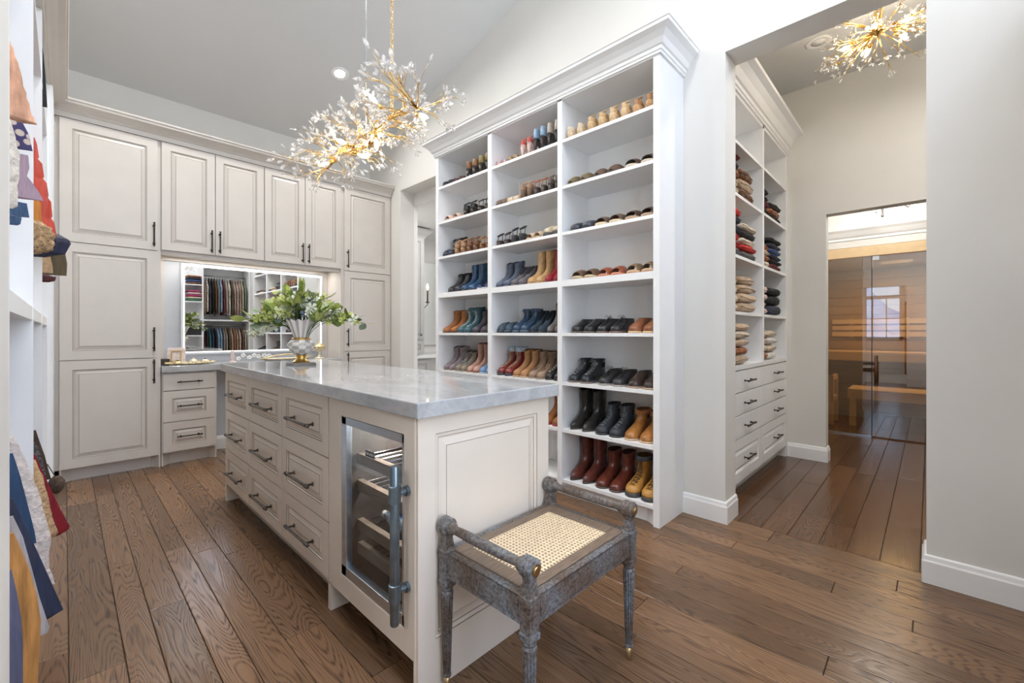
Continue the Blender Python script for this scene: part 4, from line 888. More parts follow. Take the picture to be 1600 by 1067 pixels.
        if o.get('cap'):
            R2 = [(z0+.001, 0, 1.004, 1.02, 0), (z0+.013, 0, 1.006, 1.03, 0), (z0+.027, 0, .992, 1.01, .05), (z0+.039, 0, .92, .96, .15)]
            rg = []
            for z, a, b, c, bl in R2:
                full = outline(a, Ln*b, hw*c, z, bl, tab, zo=zo); rg.append([p for p in full if p[0] > Ln*.78])
            n_ = min(len(r) for r in rg); rg = [r[(len(r)-n_)//2:(len(r)-n_)//2+n_] for r in rg]
            fin(MB().loft(rg, 0, False, False, closed=False), 'toe_cap', smat(o['cap'], .4))
    else:
        # sandals, slides, mules, clogs: arched pieces over a foot bed
        fin(MB().loft([outline(.004, Ln-.004, hw*.96, z0, 0, tab, zo=zo), outline(.006, Ln-.006, hw*.93, z0+.004, 0, tab, zo=zo)]), 'footbed', smat(o.get('bed', [min(1, c*1.6+.1) for c in sole]), .7))
        def band(x0, x1, h0, h1, nm='strap', mat=None, fill=False, pw=1):
            rows = []; nb_ = 5 if pw == 1 else 9
            for i in range(nb_):
                f = i/(nb_-1); x = x0+(x1-x0)*f; h = h0+(h1-h0)*f**pw; wv = hw*(lerp_tab(tab, x/Ln)*1.02)
                rows.append([(x, wv*cos(pi*j/10), z0+zo(x)-.002+h*sin(pi*j/10)**.75) for j in range(11)])
            fin(MB().loft(rows, 0, False, False, closed=False), nm, mat or A)
        if kind == 'slide': band(.50*Ln, .93*Ln, .058, .034, 'upper', pw=2.5)
        elif kind == 'clog': 
            band(.46*Ln, .985*Ln, .068, .014, 'upper', pw=3.5)
        elif kind == 'flipflop':
            band(.58*Ln, .74*Ln, .050, .040); fin(MB().tube([(.70*Ln, 0, z0+.044), (.80*Ln, 0, z0+.020), (.84*Ln, 0, z0+.003)], .004, 6), 'toe_post', A)
        else:   # strappy sandal / wedge
            nb = o.get('bands', 3)
            for i in range(nb): x = (.56+.36*i/max(1, nb-1))*Ln; band(x, x+.045*Ln*o.get('bw', 1), .052-.022*i/max(1, nb-1), .050-.022*i/max(1, nb-1))
            if o.get('toecap'): band(.62*Ln, .985*Ln, .052, .010, 'toe_cap', pw=3)
            if o.get('heelcup'):
                rows = []
                for zz, s_ in ((0, 1.0), (.016, 1.0), (.032, .92)):
                    rows.append([(a, b, c) for a, b, c in [(x, y, z0+zo(x)+zz) for x, y in [(.30*Ln*(1-cos(th))*.5*1.6, hw*.66*s_*sin(th)) for th in [pi*(-.75)+pi*1.5*j/12 for j in range(13)]]]])
                fin(MB().loft(rows, 0, False, False, closed=False), 'heel_cup', A)
            if o.get('ankle', True):
                za = z0+zo(.1*Ln)+.052; ring = [(.17*Ln+.13*Ln*cos(a), hw*.62*sin(a), za+.018*cos(a)) for a in [2*pi*j/16 for j in range(17)]]
                fin(MB().tube(ring, o.get('aw', .0035), 6, cap=False), 'ankle_strap', A)
                for s_ in (-1, 1): fin(MB().tube([(.16*Ln, s_*hw*.66, za), (.14*Ln, s_*hw*.66, z0+zo(.14*Ln)+.002)], .003, 5), 'strap', A)
    return t
RANK = ('top', 'second', 'third', 'fourth', 'fifth', 'sixth', 'seventh', 'bottom')
CN = ('left', 'middle', 'right')
QUEUE = []
def pair(col_i, row, us, desc, cat, kw, rev=False): QUEUE.append((col_i, row, us, desc, cat, kw, rev))
def place_shoes():
    rows = {}
    for e in QUEUE: rows.setdefault((e[0], e[1]), []).append(e)
    for (col_i, row), es in rows.items():
        lo, hi = COLS[col_i]; z = SH[row]; xt = 2.455 if row < 4 else 2.468
        items = [[on_x(u, CY, xt)[0]-.02, e, i] for e in es for i, u in enumerate(e[2])]
        items.sort(key=lambda q: -q[0]); gap = .004
        wid = [q[1][5].get('W', .088)*1.10 for q in items]; tot = sum(wid)+gap*(len(wid)+1)
        f = min(1, (hi-lo-.004)/tot); wid = [w_*f for w_ in wid]
        ys = [q[0] for q in items]; top = hi-.003
        for i in range(len(ys)): ys[i] = min(ys[i], top-wid[i]/2); top = ys[i]-wid[i]/2-gap*f
        bot = lo+.003
        for i in range(len(ys)-1, -1, -1): ys[i] = max(ys[i], bot+wid[i]/2); bot = ys[i]+wid[i]/2+gap*f
        protos = {}
        for y, (_, e, i) in zip(ys, items):
            _, _, us, desc, cat, kw, rev = e
            kw = dict(kw); kw['W'] = kw.get('W', .088)*f; Ln = kw.get('Ln', .255); x = min(xt+Ln, XW-.024)
            if rev: x = xt+.006
            lab = '%s %s, %s shelf of %s shoe column, %s one' % (desc, cat, RANK[row], CN[col_i], ('left', 'right')[i])
            rz = radians(.6*(-1 if i else 1))+(pi if rev else 0)
            if id(e) not in protos:
                pr = shoe(**kw); protos[id(e)] = pr; pr.name = cat.replace(' ', '_'); pr['category'] = 'boot' if 'boot' in cat else 'sandal' if 'sandal' in cat else 'slipper' if 'slipper' in cat else 'shoe'
                pr.location = (x, y, z+.0005); pr.rotation_euler = (0, 0, rz); pr['label'] = lab; pr['group'] = 'shoes in the white shoe case'
            else: dup(protos[id(e)], (x, y, z+.0005), rz, lab)
K = lambda kind, col, **k: dict(kind=kind, col=col, **k)
BLK = (.018, .018, .020); DKB = (.05, .028, .018); NAV = (.025, .045, .085); TAN = (.48, .29, .14); COG = (.33, .12, .035); GRY = (.20, .20, .22)
# ---- left column
pair(0, 0, (691, 700), 'black', 'flat shoe', K('shoe', BLK, opts={'low': .7}, W=.075, toe='point', Ln=.24))
pair(0, 0, (709, 718), 'burgundy snakeskin', 'sandal', K('sandal', (.09, .02, .02), W=.075, hh=.03, Ln=.24, opts={'bands': 4, 'ankle': False, 'bw': 1.6}))
pair(0, 0, (728, 737), 'bronze brown', 'pump shoe', K('shoe', (.22, .11, .05), W=.075, hh=.07, toe='point', Ln=.22, opts={'low': .75, 'heel': .16}), rev=True)
pair(0, 0, (747, 756), 'olive gold', 'pump shoe', K('shoe', (.24, .18, .07), W=.075, hh=.075, toe='point', Ln=.22, opts={'low': .75, 'heel': .16}), rev=True)
pair(0, 1, (694, 707), 'blush pink', 'mule sandal', K('slide', (.62, .44, .34), sole=(.45, .32, .24), W=.082, hh=.02, Ln=.24))
pair(0, 1, (722, 732), 'black cage', 'sandal', K('sandal', BLK, W=.078, hh=.05, Ln=.235, opts={'bands': 5, 'heelcup': True, 'aw': .005}), rev=True)
pair(0, 1, (744, 755), 'black double strap', 'sandal', K('sandal', (.025, .027, .035), W=.078, hh=.04, Ln=.235, opts={'bands': 4, 'bw': 1.5, 'aw': .004}), rev=True)
pair(0, 2, (690, 702), 'black woven cage', 'ankle boot', K('boot', (.03, .035, .05), W=.078, hh=.05, shaft=.135, toe='point', lace=(.45, .45, .48), Ln=.23))
pair(0, 2, (713, 723), 'tan strappy', 'sandal', K('sandal', (.40, .23, .12), sole=(.3, .16, .08), W=.078, hh=.055, Ln=.23, opts={'bands': 4, 'heelcup': True, 'aw': .005}), rev=True)
pair(0, 2, (733, 742), 'brown heeled', 'sandal', K('sandal', (.20, .085, .04), sole=(.16, .07, .03), W=.075, hh=.05, Ln=.23, opts={'bands': 3, 'heelcup': True, 'aw': .005}), rev=True)
pair(0, 2, (750, 758), 'amber ankle strap', 'sandal', K('sandal', (.34, .15, .04), sole=(.20, .08, .03), W=.072, hh=.04, Ln=.23, opts={'bands': 2, 'aw': .004}), rev=True)
pair(0, 3, (698, 709), 'black leather', 'ankle boot', K('boot', (.028, .028, .034), W=.080, hh=.045, shaft=.135, toe='point', Ln=.23))
pair(0, 3, (719, 730), 'glossy navy blue', 'mid boot', K('boot', (.03, .075, .15), W=.082, hh=.03, shaft=.215, rough=.22, Ln=.235))
pair(0, 3, (744, 756), 'navy bow', 'sandal', K('sandal', (.035, .05, .12), sole=(.55, .55, .58), W=.078, hh=.055, Ln=.23, opts={'bands': 3, 'bw': 2, 'aw': .005, 'bed': (.6, .6, .62)}))
pair(0, 4, (690, 703), 'cognac suede', 'ankle boot', K('boot', COG, sole=(.10, .05, .03), W=.082, hh=.02, shaft=.185, rough=.75, Ln=.24))
pair(0, 4, (713, 723), 'teal blue lace-up', 'boot', K('boot', (.035, .10, .12), sole=(.03, .05, .08), W=.085, hh=.02, shaft=.205, lace=(.5, .6, .6), Ln=.245, rough=.6))
pair(0, 4, (736, 750), 'dark plum', 'ankle boot', K('boot', (.055, .045, .06), W=.082, hh=.03, shaft=.165, Ln=.235, rough=.55))
pair(0, 5, (693, 707), 'mauve grey suede', 'ankle boot', K('boot', (.24, .19, .20), sole=(.2, .15, .13), W=.082, hh=.03, shaft=.18, Ln=.24, toe='point', rough=.75))
pair(0, 5, (713, 722), 'taupe lace-up', 'ankle boot', K('boot', (.22, .18, .13), sole=(.22, .17, .12), W=.080, hh=.03, shaft=.14, lace=(.35, .35, .36), Ln=.24, rough=.7))
pair(0, 5, (730, 740), 'dusty pink slouchy', 'boot', K('boot', (.48, .28, .22), sole=(.24, .10, .05), W=.082, hh=.02, shaft=.225, Ln=.24, rough=.5))
pair(0, 5, (749, 759), 'pale blue', 'boot', K('boot', (.16, .27, .45), sole=(.3, .38, .48), W=.078, hh=.02, shaft=.225, Ln=.235, rough=.6))
# ---- middle column
pair(1, 0, (780, 790), 'white and red jewelled', 'flat sandal', K('sandal', (.55, .50, .45), sole=(.55, .03, .03), W=.075, Ln=.24, opts={'bands': 3, 'ankle': True, 'aw': .004}))
pair(1, 0, (797, 806), 'gold and navy', 'sandal', K('sandal', (.36, .24, .09), sole=(.04, .05, .14), W=.075, hh=.03, Ln=.235, opts={'bands': 4, 'bw': 1.8, 'ankle': True, 'aw': .005}))
pair(1, 0, (818, 826), 'red piped clear', 'heel sandal', K('sandal', (.55, .10, .08), sole=(.6, .45, .40), W=.072, hh=.08, Ln=.21, opts={'bands': 2, 'heelcup': True, 'ankle': True, 'aw': .004, 'heel': .16}), rev=True)
pair(1, 0, (836, 844), 'light blue satin', 'pump shoe', K('shoe', (.25, .36, .48), W=.072, hh=.09, Ln=.21, toe='point', opts={'low': .9, 'heel': .16}), rev=True)
pair(1, 0, (853, 863), 'silver beige', 'pump shoe', K('shoe', (.42, .37, .32), W=.075, hh=.09, Ln=.21, toe='point', opts={'low': .9, 'heel': .16}), rev=True)
pair(1, 1, (778, 787), 'grey brown pointed', 'flat shoe', K('shoe', (.18, .12, .08), W=.076, Ln=.24, toe='point', opts={'low': .7}))
pair(1, 1, (797, 808), 'beige espadrille', 'wedge sandal', K('wedge', (.62, .50, .36), W=.080, hh=.045, Ln=.235, opts={'bands': 2, 'bw': 3, 'toecap': True, 'heelcup': True, 'aw': .004, 'wedge': (.55, .42, .28)}))
pair(1, 1, (820, 829), 'tan spotted', 'wedge sandal', K('wedge', (.36, .20, .11), W=.078, hh=.06, Ln=.23, opts={'bands': 3, 'bw': 2, 'heelcup': True, 'aw': .005, 'wedge': (.16, .10, .06)}), rev=True)
pair(1, 1, (839, 848), 'rust strappy', 'sandal', K('sandal', (.36, .12, .06), sole=(.08, .06, .05), W=.078, hh=.05, Ln=.23, opts={'bands': 5, 'bw': 1.4, 'aw': .005}), rev=True)
pair(1, 1, (857, 866), 'grey brown cage', 'sandal', K('sandal', (.16, .12, .10), sole=(.07, .06, .05), W=.075, hh=.05, Ln=.23, opts={'bands': 5, 'bw': 1.6, 'heelcup': True, 'aw': .005}), rev=True)
pair(1, 2, (775, 786), 'black thin strap', 'sandal', K('sandal', (.03, .025, .022), sole=(.05, .035, .03), W=.080, hh=.03, Ln=.24, opts={'bands': 2, 'aw': .0045}), rev=True)
pair(1, 2, (794, 805), 'black chunky', 'wedge sandal', K('wedge', BLK, W=.080, hh=.05, Ln=.235, opts={'bands': 2, 'bw': 3, 'aw': .005, 'wedge': (.03, .028, .03)}), rev=True)
pair(1, 2, (821, 833), 'sand coloured', 'flat sandal', K('slide', (.52, .40, .28), sole=(.45, .33, .2), W=.082, Ln=.24))
pair(1, 2, (849, 861), 'cream and black platform', 'espadrille shoe', K('shoe', (.55, .47, .34), sole=(.05, .045, .045), W=.084, Ln=.24, st=.026, opts={'low': .8}))
pair(1, 3, (777, 787), 'slate blue suede', 'ankle boot', K('boot', (.085, .105, .15), sole=(.06, .07, .09), W=.082, hh=.04, shaft=.175, Ln=.24, rough=.7))
pair(1, 3, (795, 807), 'grey peep-toe', 'pump shoe', K('shoe', (.12, .11, .12), sole=(.10, .09, .09), W=.078, hh=.085, Ln=.225, opts={'low': .9, 'heel': .18}, rough=.7))
pair(1, 3, (824, 839), 'camel leather', 'tall ankle boot', K('boot', (.52, .33, .15), sole=(.45, .3, .16), W=.084, hh=.03, shaft=.235, Ln=.24, toe='point'))
pair(1, 3, (852, 863), 'bright red', 'ankle boot', K('boot', (.30, .022, .035), sole=(.2, .02, .03), W=.080, hh=.03, shaft=.225, Ln=.235, toe='point'))
pair(1, 4, (784, 795), 'navy suede', 'clog shoe', K('clog', (.03, .055, .085), sole=(.02, .03, .045), W=.084, hh=.01, Ln=.235, st=.022, rough=.7))
pair(1, 4, (807, 820), 'navy lace-up', 'ankle boot', K('boot', (.03, .06, .11), sole=(.05, .075, .11), W=.086, shaft=.165, lace=(.06, .10, .16), Ln=.24, st=.022, cuff=(.05, .08, .13), opts={'cuff_h': .02}))
pair(1, 4, (838, 848), 'navy velvet', 'pump shoe', K('shoe', (.022, .04, .06), W=.08, hh=.09, Ln=.225, toe='point', opts={'low': .9, 'heel': .2}, rough=.8))
pair(1, 4, (858, 866), 'grey tall-heeled', 'ankle boot', K('boot', (.18, .16, .16), W=.075, hh=.06, shaft=.17, Ln=.22, toe='point'))
pair(1, 5, (776, 792), 'dark red fur-cuffed lace-up', 'boot', K('boot', (.21, .035, .028), sole=(.04, .035, .045), W=.090, shaft=.205, lace=(.55, .42, .28), cuff=(.42, .52, .62), Ln=.25, st=.02))
pair(1, 5, (805, 817), 'tan suede', 'ankle boot', K('boot', (.40, .20, .085), sole=(.42, .26, .13), W=.084, hh=.025, shaft=.18, Ln=.245, rough=.75))
pair(1, 5, (827, 840), 'taupe wrapped', 'ankle boot', K('boot', (.33, .22, .15), sole=(.24, .17, .12), W=.084, hh=.015, shaft=.18, lace=(.28, .19, .13), Ln=.245, rough=.8))
pair(1, 5, (851, 863), 'black lace-up', 'ankle boot', K('boot', BLK, W=.082, shaft=.185, lace=(.40, .38, .34), Ln=.245))
pair(1, 6, (858, 868), 'brown and cognac suede', 'tall boot', K('boot', (.30, .11, .035), sole=(.30, .03, .04), W=.085, hh=.02, shaft=.262, Ln=.25, rough=.75))
# ---- right column
pair(2, 0, (882, 898), 'cream and black button', 'espadrille shoe', K('wedge', (.66, .55, .40), W=.084, hh=.03, Ln=.245, st=.022, opts={'bands': 2, 'bw': 2, 'toecap': True, 'heelcup': True, 'heelcup': True, 'heelcup': True, 'heelcup': True, 'ankle': False, 'wedge': (.60, .46, .30)}), rev=True)
pair(2, 0, (918, 936), 'tan ankle strap', 'espadrille sandal', K('wedge', (.56, .37, .18), W=.086, hh=.04, Ln=.245, st=.022, opts={'bands': 1, 'bw': 1, 'toecap': True, 'heelcup': True, 'aw': .004, 'wedge': (.55, .38, .20)}), rev=True)
pair(2, 0, (957, 972), 'honey ankle strap', 'espadrille sandal', K('wedge', (.60, .40, .20), W=.086, hh=.04, Ln=.245, st=.022, opts={'bands': 1, 'bw': 1, 'toecap': True, 'heelcup': True, 'aw': .006, 'wedge': (.58, .40, .22)}), rev=True)
pair(2, 0, (991, 1007), 'brown toe-cap', 'espadrille sandal', K('wedge', (.40, .20, .08), W=.088, hh=.03, Ln=.245, st=.022, opts={'bands': 2, 'bw': 2, 'toecap': True, 'heelcup': True, 'aw': .005, 'wedge': (.52, .30, .14)}), rev=True)
pair(2, 1, (886, 905), 'olive felt', 'slipper', K('clog', (.13, .095, .045), sole=(.08, .06, .03), W=.094, Ln=.25, rough=.9))
pair(2, 1, (925, 946), 'chocolate brown', 'slipper', K('clog', (.10, .055, .035), sole=(.05, .03, .02), W=.098, Ln=.25, rough=.8))
pair(2, 1, (979, 1001), 'dark brown striped', 'slide sandal', K('slide', (.085, .055, .04), sole=(.55, .47, .36), W=.098, Ln=.25, st=.02, opts={'bed': (.10, .06, .04)}))
pair(2, 2, (891, 913), 'navy pointed', 'flat shoe', K('shoe', (.045, .05, .065), sole=(.03, .03, .035), W=.09, Ln=.25, opts={'low': .7}))
pair(2, 2, (932, 953), 'brown and cream', 'slide sandal', K('slide', (.12, .085, .055), sole=(.62, .52, .36), W=.098, Ln=.25, st=.020, opts={'bed': (.50, .20, .06)}))
pair(2, 2, (978, 1001), 'dark striped', 'slide sandal', K('slide', (.075, .045, .03), sole=(.40, .28, .18), W=.098, Ln=.25, st=.020, opts={'bed': (.18, .09, .05)}))
pair(2, 3, (894, 914), 'brown cross strap', 'slide sandal', K('slide', (.14, .08, .045), sole=(.50, .38, .24), W=.090, Ln=.22, st=.018))
pair(2, 3, (935, 956), 'russet red', 'flat sandal', K('slide', (.30, .08, .035), sole=(.55, .22, .12), W=.088, Ln=.22, st=.014))
pair(2, 3, (982, 1004), 'tan and olive', 'slide sandal', K('slide', (.20, .13, .07), sole=(.55, .34, .20), W=.092, Ln=.22, st=.018))
pair(2, 4, (892, 912), 'black buckled', 'loafer', K('shoe', BLK, sole=(.10, .085, .07), W=.090, Ln=.262, rough=.25, opts={'buckle': 1}))
pair(2, 4, (931, 951), 'black lace-up', 'oxford shoe', K('shoe', (.022, .022, .024), sole=(.14, .09, .07), W=.090, Ln=.268, rough=.3, lace=(.02, .02, .02)))
pair(2, 4, (983, 1004), 'tan brown buckled', 'loafer', K('shoe', (.27, .10, .045), sole=(.60, .42, .24), W=.092, Ln=.262, rough=.35, opts={'buckle': 1}))
pair(2, 5, (887, 905), 'black lace-up', 'ankle boot', K('boot', (.020, .022, .026), sole=(.16, .12, .10), W=.092, Ln=.265, shaft=.15, rough=.28, lace=(.25, .25, .26)))
pair(2, 5, (935, 961), 'black grained', 'derby shoe', K('shoe', (.025, .025, .027), sole=(.30, .27, .24), W=.094, Ln=.268, rough=.4, lace=(.02, .02, .02)))
pair(2, 5, (982, 1005), 'dark brown buckled', 'monk shoe', K('shoe', (.045, .030, .024), sole=(.38, .27, .20), W=.094, Ln=.268, rough=.25, opts={'buckle': 1}))
pair(2, 6, (882, 900), 'black western', 'boot', K('boot', (.026, .025, .024), sole=(.06, .05, .045), W=.094, Ln=.272, hh=.022, shaft=.245, rough=.22, toe='point', shaft_w=1.5, opts={'scallop': 1}))
pair(2, 6, (931, 952), 'charcoal suede lace-up', 'boot', K('boot', (.032, .036, .045), sole=(.03, .03, .03), W=.094, Ln=.265, shaft=.17, rough=.6, lace=(.20, .22, .25), hh=.012))
pair(2, 6, (976, 998), 'cognac leather', 'ankle boot', K('boot', (.40, .17, .045), sole=(.55, .40, .26), W=.096, Ln=.268, shaft=.155, rough=.35, cuff=(.38, .16, .05), hh=.012, opts={'cuff_h': .022}))
pair(2, 7, (883, 900), 'burgundy leather', 'tall western boot', K('boot', (.115, .032, .024), sole=(.05, .03, .025), W=.096, Ln=.275, hh=.022, shaft=.272, rough=.25, toe='point', shaft_w=1.6, opts={'scallop': 1}))
pair(2, 7, (931, 945), 'burgundy side-zip', 'ankle boot', K('boot', (.13, .032, .02), sole=(.09, .06, .05), W=.096, Ln=.275, hh=.018, shaft=.20, rough=.22))
pair(2, 7, (974, 996), 'wheat leather lace-up', 'work boot', K('boot', (.56, .29, .07), sole=(.06, .055, .055), W=.102, Ln=.275, shaft=.195, rough=.5, lace=(.09, .05, .03), cuff=(.10, .12, .15), st=.026, opts={'cuff_h': .025}))
place_shoes()
# ================================================================== FOLDED KNITWEAR
def folded(name, label, x, y, z, wd, dp, h, mat, group, rz=0):
    """folded garment: two soft layers joined by a rounded fold towards the room (-y)"""
    t = tag(bpy.data.objects.new(name, None), label, 'clothing', group); COL.objects.link(t); t.location = (x, y, z); t.rotation_euler = (0, 0, rz)
    rr2 = random.Random(zlib.crc32(label.encode()) % 9999)
    prof = []
    n = 22
    for k in range(n):
        a = 2*pi*k/n; c, s_ = cos(a), sin(a)
        px = (abs(c)**.45)*(1 if c > 0 else -1)*dp/2; pz = (abs(s_)**.4)*(1 if s_ > 0 else -1)*h/2
        if c < -.85: px += 0
        if c > .2 and abs(s_) < .35: px -= .02*dp          # crease on the open edge
        prof.append((px, pz))
    rings = []
    m_ = 9
    ph = rr2.uniform(0, 6)
    for i in range(m_):
        f = -1+2*i/(m_-1); e = (1-abs(f)**9)**.5 if abs(f) < 1 else .0
        e = max(e, .74); wob = 1+.06*sin(3*f+ph); sag = -.10*h*(f*f)
        rings.append([(f*wd/2, p*(.90+.10*e)*(1+.03*sin(5*f+ph)), h/2+q*e*wob+sag*(1 if q > 0 else 0)) for p, q in prof])
    MB().loft(rings).build('folded_body', mat, t, True, True)
    # the fold line along the front
    mb = MB().tube([(f*wd*.47, -dp*.5*(1+.02*sin(5*f+ph))-.001, h*.5+.10*h*sin(2*f+ph)) for f in (-1, -.6, -.2, .2, .6, 1)], .0035, 5); mb.build('fold_edge', mat, t, True, True)
    return t
pm('knit_camel', (.52, .37, .23), .9, var=.15, scale=40, bump=.5, sheen=.3); pm('knit_tan', (.40, .27, .16), .9, var=.15, scale=40, bump=.5, sheen=.3); pm('knit_red', (.50, .035, .028), .9, var=.15, scale=40, bump=.5)
pm('knit_black', (.022, .021, .024), .9, var=.3, scale=40, bump=.5); pm('knit_navy', (.035, .042, .065), .9, var=.3, scale=40, bump=.5); pm('knit_cream', (.62, .53, .42), .9, var=.1, scale=40, bump=.5)
pm('knit_pink', (.62, .47, .45), .9, var=.1, scale=40, bump=.5); pm('knit_brown', (.14, .07, .035), .9, var=.6, scale=25, bump=.5); pm('knit_rust', (.33, .13, .06), .9, var=.3, scale=40, bump=.5); pm('knit_white', (.70, .67, .62), .9, var=.1, scale=40, bump=.5)
pm('knit_maroon', (.13, .018, .025), .9, var=.2, scale=40, bump=.5); pm('knit_speck', (.10, .10, .10), .9, var=.9, scale=120, bump=.5); pm('knit_green', (.05, .16, .09), .9, var=.2, scale=40); pm('knit_magenta', (.40, .06, .16), .9, var=.2, scale=40); pm('knit_blue', (.06, .10, .25), .9, var=.25, scale=30)
ORD = ('bottom', 'second', 'third', 'fourth', 'fifth', 'sixth')
CW = {'camel': 'camel', 'tan': 'tan', 'red': 'red', 'black': 'black', 'navy': 'navy', 'cream': 'cream', 'pink': 'pale pink', 'brown': 'brown mottled', 'rust': 'rust', 'white': 'off-white', 'maroon': 'maroon', 'speck': 'black and white', 'green': 'green', 'magenta': 'magenta', 'blue': 'blue'}
def stack(x, y, z, cols, wd, dp, hs, where, rz=0):
    z += .004
    for k, c in enumerate(cols):
        h = hs*random.uniform(.9, 1.12)
        folded('folded_sweater', '%s folded %s sweater from the bottom, %s' % (ORD[k], CW[c], where), x+random.uniform(-.006, .006), y+random.uniform(-.006, .006), z, wd, dp, h, 'knit_'+c, 'folded knitwear in the sweater case', rz+random.uniform(-.04, .04)); z += h*.96
yc = YS+.155
stack(3.19, yc, SH2[3]+.0, ('cream', 'camel', 'cream', 'camel'), .30, .27, .062, 'left stack on lower left shelf')
stack(3.56, yc, SH2[3], ('tan', 'camel', 'tan', 'tan'), .36, .28, .066, 'right stack on lower left shelf')
stack(3.40, yc, .925, ('tan', 'rust', 'camel', 'cream', 'camel'), .36, .28, .060, 'on the worktop under the left column')
stack(4.02, yc, SH2[3], ('pink', 'cream', 'pink', 'pink'), .17, .27, .058, 'pink stack on lower right shelf')
stack(4.36, yc, SH2[3], ('navy', 'black', 'black'), .34, .28, .080, 'dark stack on lower right shelf')
stack(4.05, yc, .925, ('rust', 'cream', 'pink', 'cream'), .19, .27, .060, 'left stack under the right column')
stack(4.28, yc, .925, ('white', 'cream', 'white', 'cream'), .24, .27, .068, 'right stack under the right column')
stack(3.22, yc, SH2[2], ('speck', 'red', 'red', 'navy', 'black', 'red'), .32, .28, .056, 'left stack on third shelf')
stack(3.60, yc, SH2[2], ('speck', 'red', 'cream', 'black', 'cream'), .34, .28, .054, 'right stack on third shelf')
stack(4.05, yc, SH2[2], ('cream', 'rust', 'camel', 'rust'), .20, .28, .050, 'brown stack beside dark one')
stack(4.38, yc, SH2[2], ('maroon', 'black', 'navy', 'blue', 'navy', 'black'), .34, .28, .046, 'dark stack near the wall')
stack(3.19, yc, SH2[1], ('cream', 'camel', 'rust', 'black', 'maroon'), .30, .28, .060, 'left stack on second shelf')
stack(3.53, yc, SH2[1], ('brown', 'tan', 'brown'), .32, .28, .075, 'brown stack on second shelf')
stack(4.03, yc, SH2[1], ('black', 'maroon', 'black', 'black'), .17, .28, .060, 'tall dark stack on second shelf')
stack(4.36, yc, SH2[1], ('black', 'rust', 'black'), .34, .28, .050, 'low dark stack on second shelf')
# ================================================================== CLOTHES IN THE LEFT WARDROBE
def garment(name, label, y, edge, mat, thick=.035, xb=-.40, fur=0, extra=None, zt=None):
    """edge: list of (u, v) along its room-side edge from top to hem, at distance y"""
    E_ = [on_y(u, v, y) for u, v in edge]
    # densify
    P = []
    for (a, b), (c, d) in zip(E_, E_[1:]):
        for k in range(4): P.append((a+(c-a)*k/4, b+(d-b)*k/4))
    P.append(E_[-1])
    rg = random.Random(zlib.crc32(label.encode()) % 9999); ph = rg.uniform(0, 6); rings = []
    for i, (xe, z) in enumerate(P):
        f = i/(len(P)-1); ring = []; n = 9; th = thick*(.5+.5*min(1, f*3))
        wob = fur*rg.uniform(-1, 1)
        xs = xe+wob
        for k in range(n):     # front side (towards camera) from back to edge
            q = k/(n-1); x = xb+(xs-xb)*q; ring.append((x, y-th*(.55+.3*sin(9*q+ph+f))*sqrt(max(0, 1-q**6))-.002, z))
        for k in range(n-1, -1, -1):
            q = k/(n-1); x = xb+(xs-xb)*q; ring.append((x, y+th*(.55+.3*sin(8*q+ph*1.7+f))*sqrt(max(0, 1-q**6))+.002, z))
        rings.append(ring)
    t = tag(bpy.data.objects.new(name, None), label, 'clothing', 'clothes in the left wardrobe'); COL.objects.link(t); t.location = (-.35, y, P[-1][1])
    MB().loft(rings).build('fabric', mat, t, 'auto' if not fur else True)
    zr = 1.11 if P[0][1] < 1.2 else 2.38
    zt_ = P[0][1]
    MB().tube([(-.40+.0185*cos(a_), y, zr+.0185*sin(a_)) for a_ in [radians(q_) for q_ in range(190, -100, -30)]]+[(-.40, y, zr-.04), (-.40, y, min(zr-.045, zt_))], .002, 5).build('hanger_hook', 'chrome', t, True)
    return t
pm('cloth_peach', (.62, .34, .22), .9, var=.45, scale=30, bump=.8, bscale=40, stretch=(1, 1, .3)); pm('cloth_floral', (.07, .05, .13), .8, var=.2); pm('cloth_mauve', (.42, .30, .36), .9, var=.15, bump=.4, stretch=(40, 40, 1)); pm('cloth_fleece', (.66, .60, .53), 1, var=.15, scale=60, bump=1); pm('cloth_denim', (.045, .085, .16), .9, var=.25, scale=50)
pm('cloth_redpuff', (.50, .045, .015), .45, var=.12); pm('cloth_orange', (.50, .19, .03), .8, var=.1); pm('cloth_fur', (.40, .26, .14), 1, var=.6, scale=70, bump=1, bscale=120); pm('cloth_navy', (.012, .018, .05), .6, var=.3); pm('cloth_olive', (.085, .062, .03), .7, var=.2); pm('cloth_knit', (.45, .30, .17), .95, var=.2, scale=60, bump=.8)
pm('cloth_suede', (.48, .22, .06), .85, var=.3, scale=14); pm('cloth_slate', (.10, .10, .16), .85, var=.25); pm('cloth_grey', (.40, .38, .38), .85, var=.1); pm('cloth_blue', (.015, .05, .12), .7, var=.25); pm('cloth_lace', (.62, .55, .52), .95, var=.18, scale=60, bump=1); pm('cloth_crimson', (.22, .006, .015), .8, var=.12); pm('cloth_brown', (.07, .04, .025), .8, var=.3); pm('cloth_boucle', (.55, .36, .20), 1, var=.3, scale=110, bump=1.0); pm('fur_brown', (.085, .055, .04), 1, var=.5, scale=90, bump=1); pm('cloth_maroon', (.06, .008, .012), .7, var=.2)
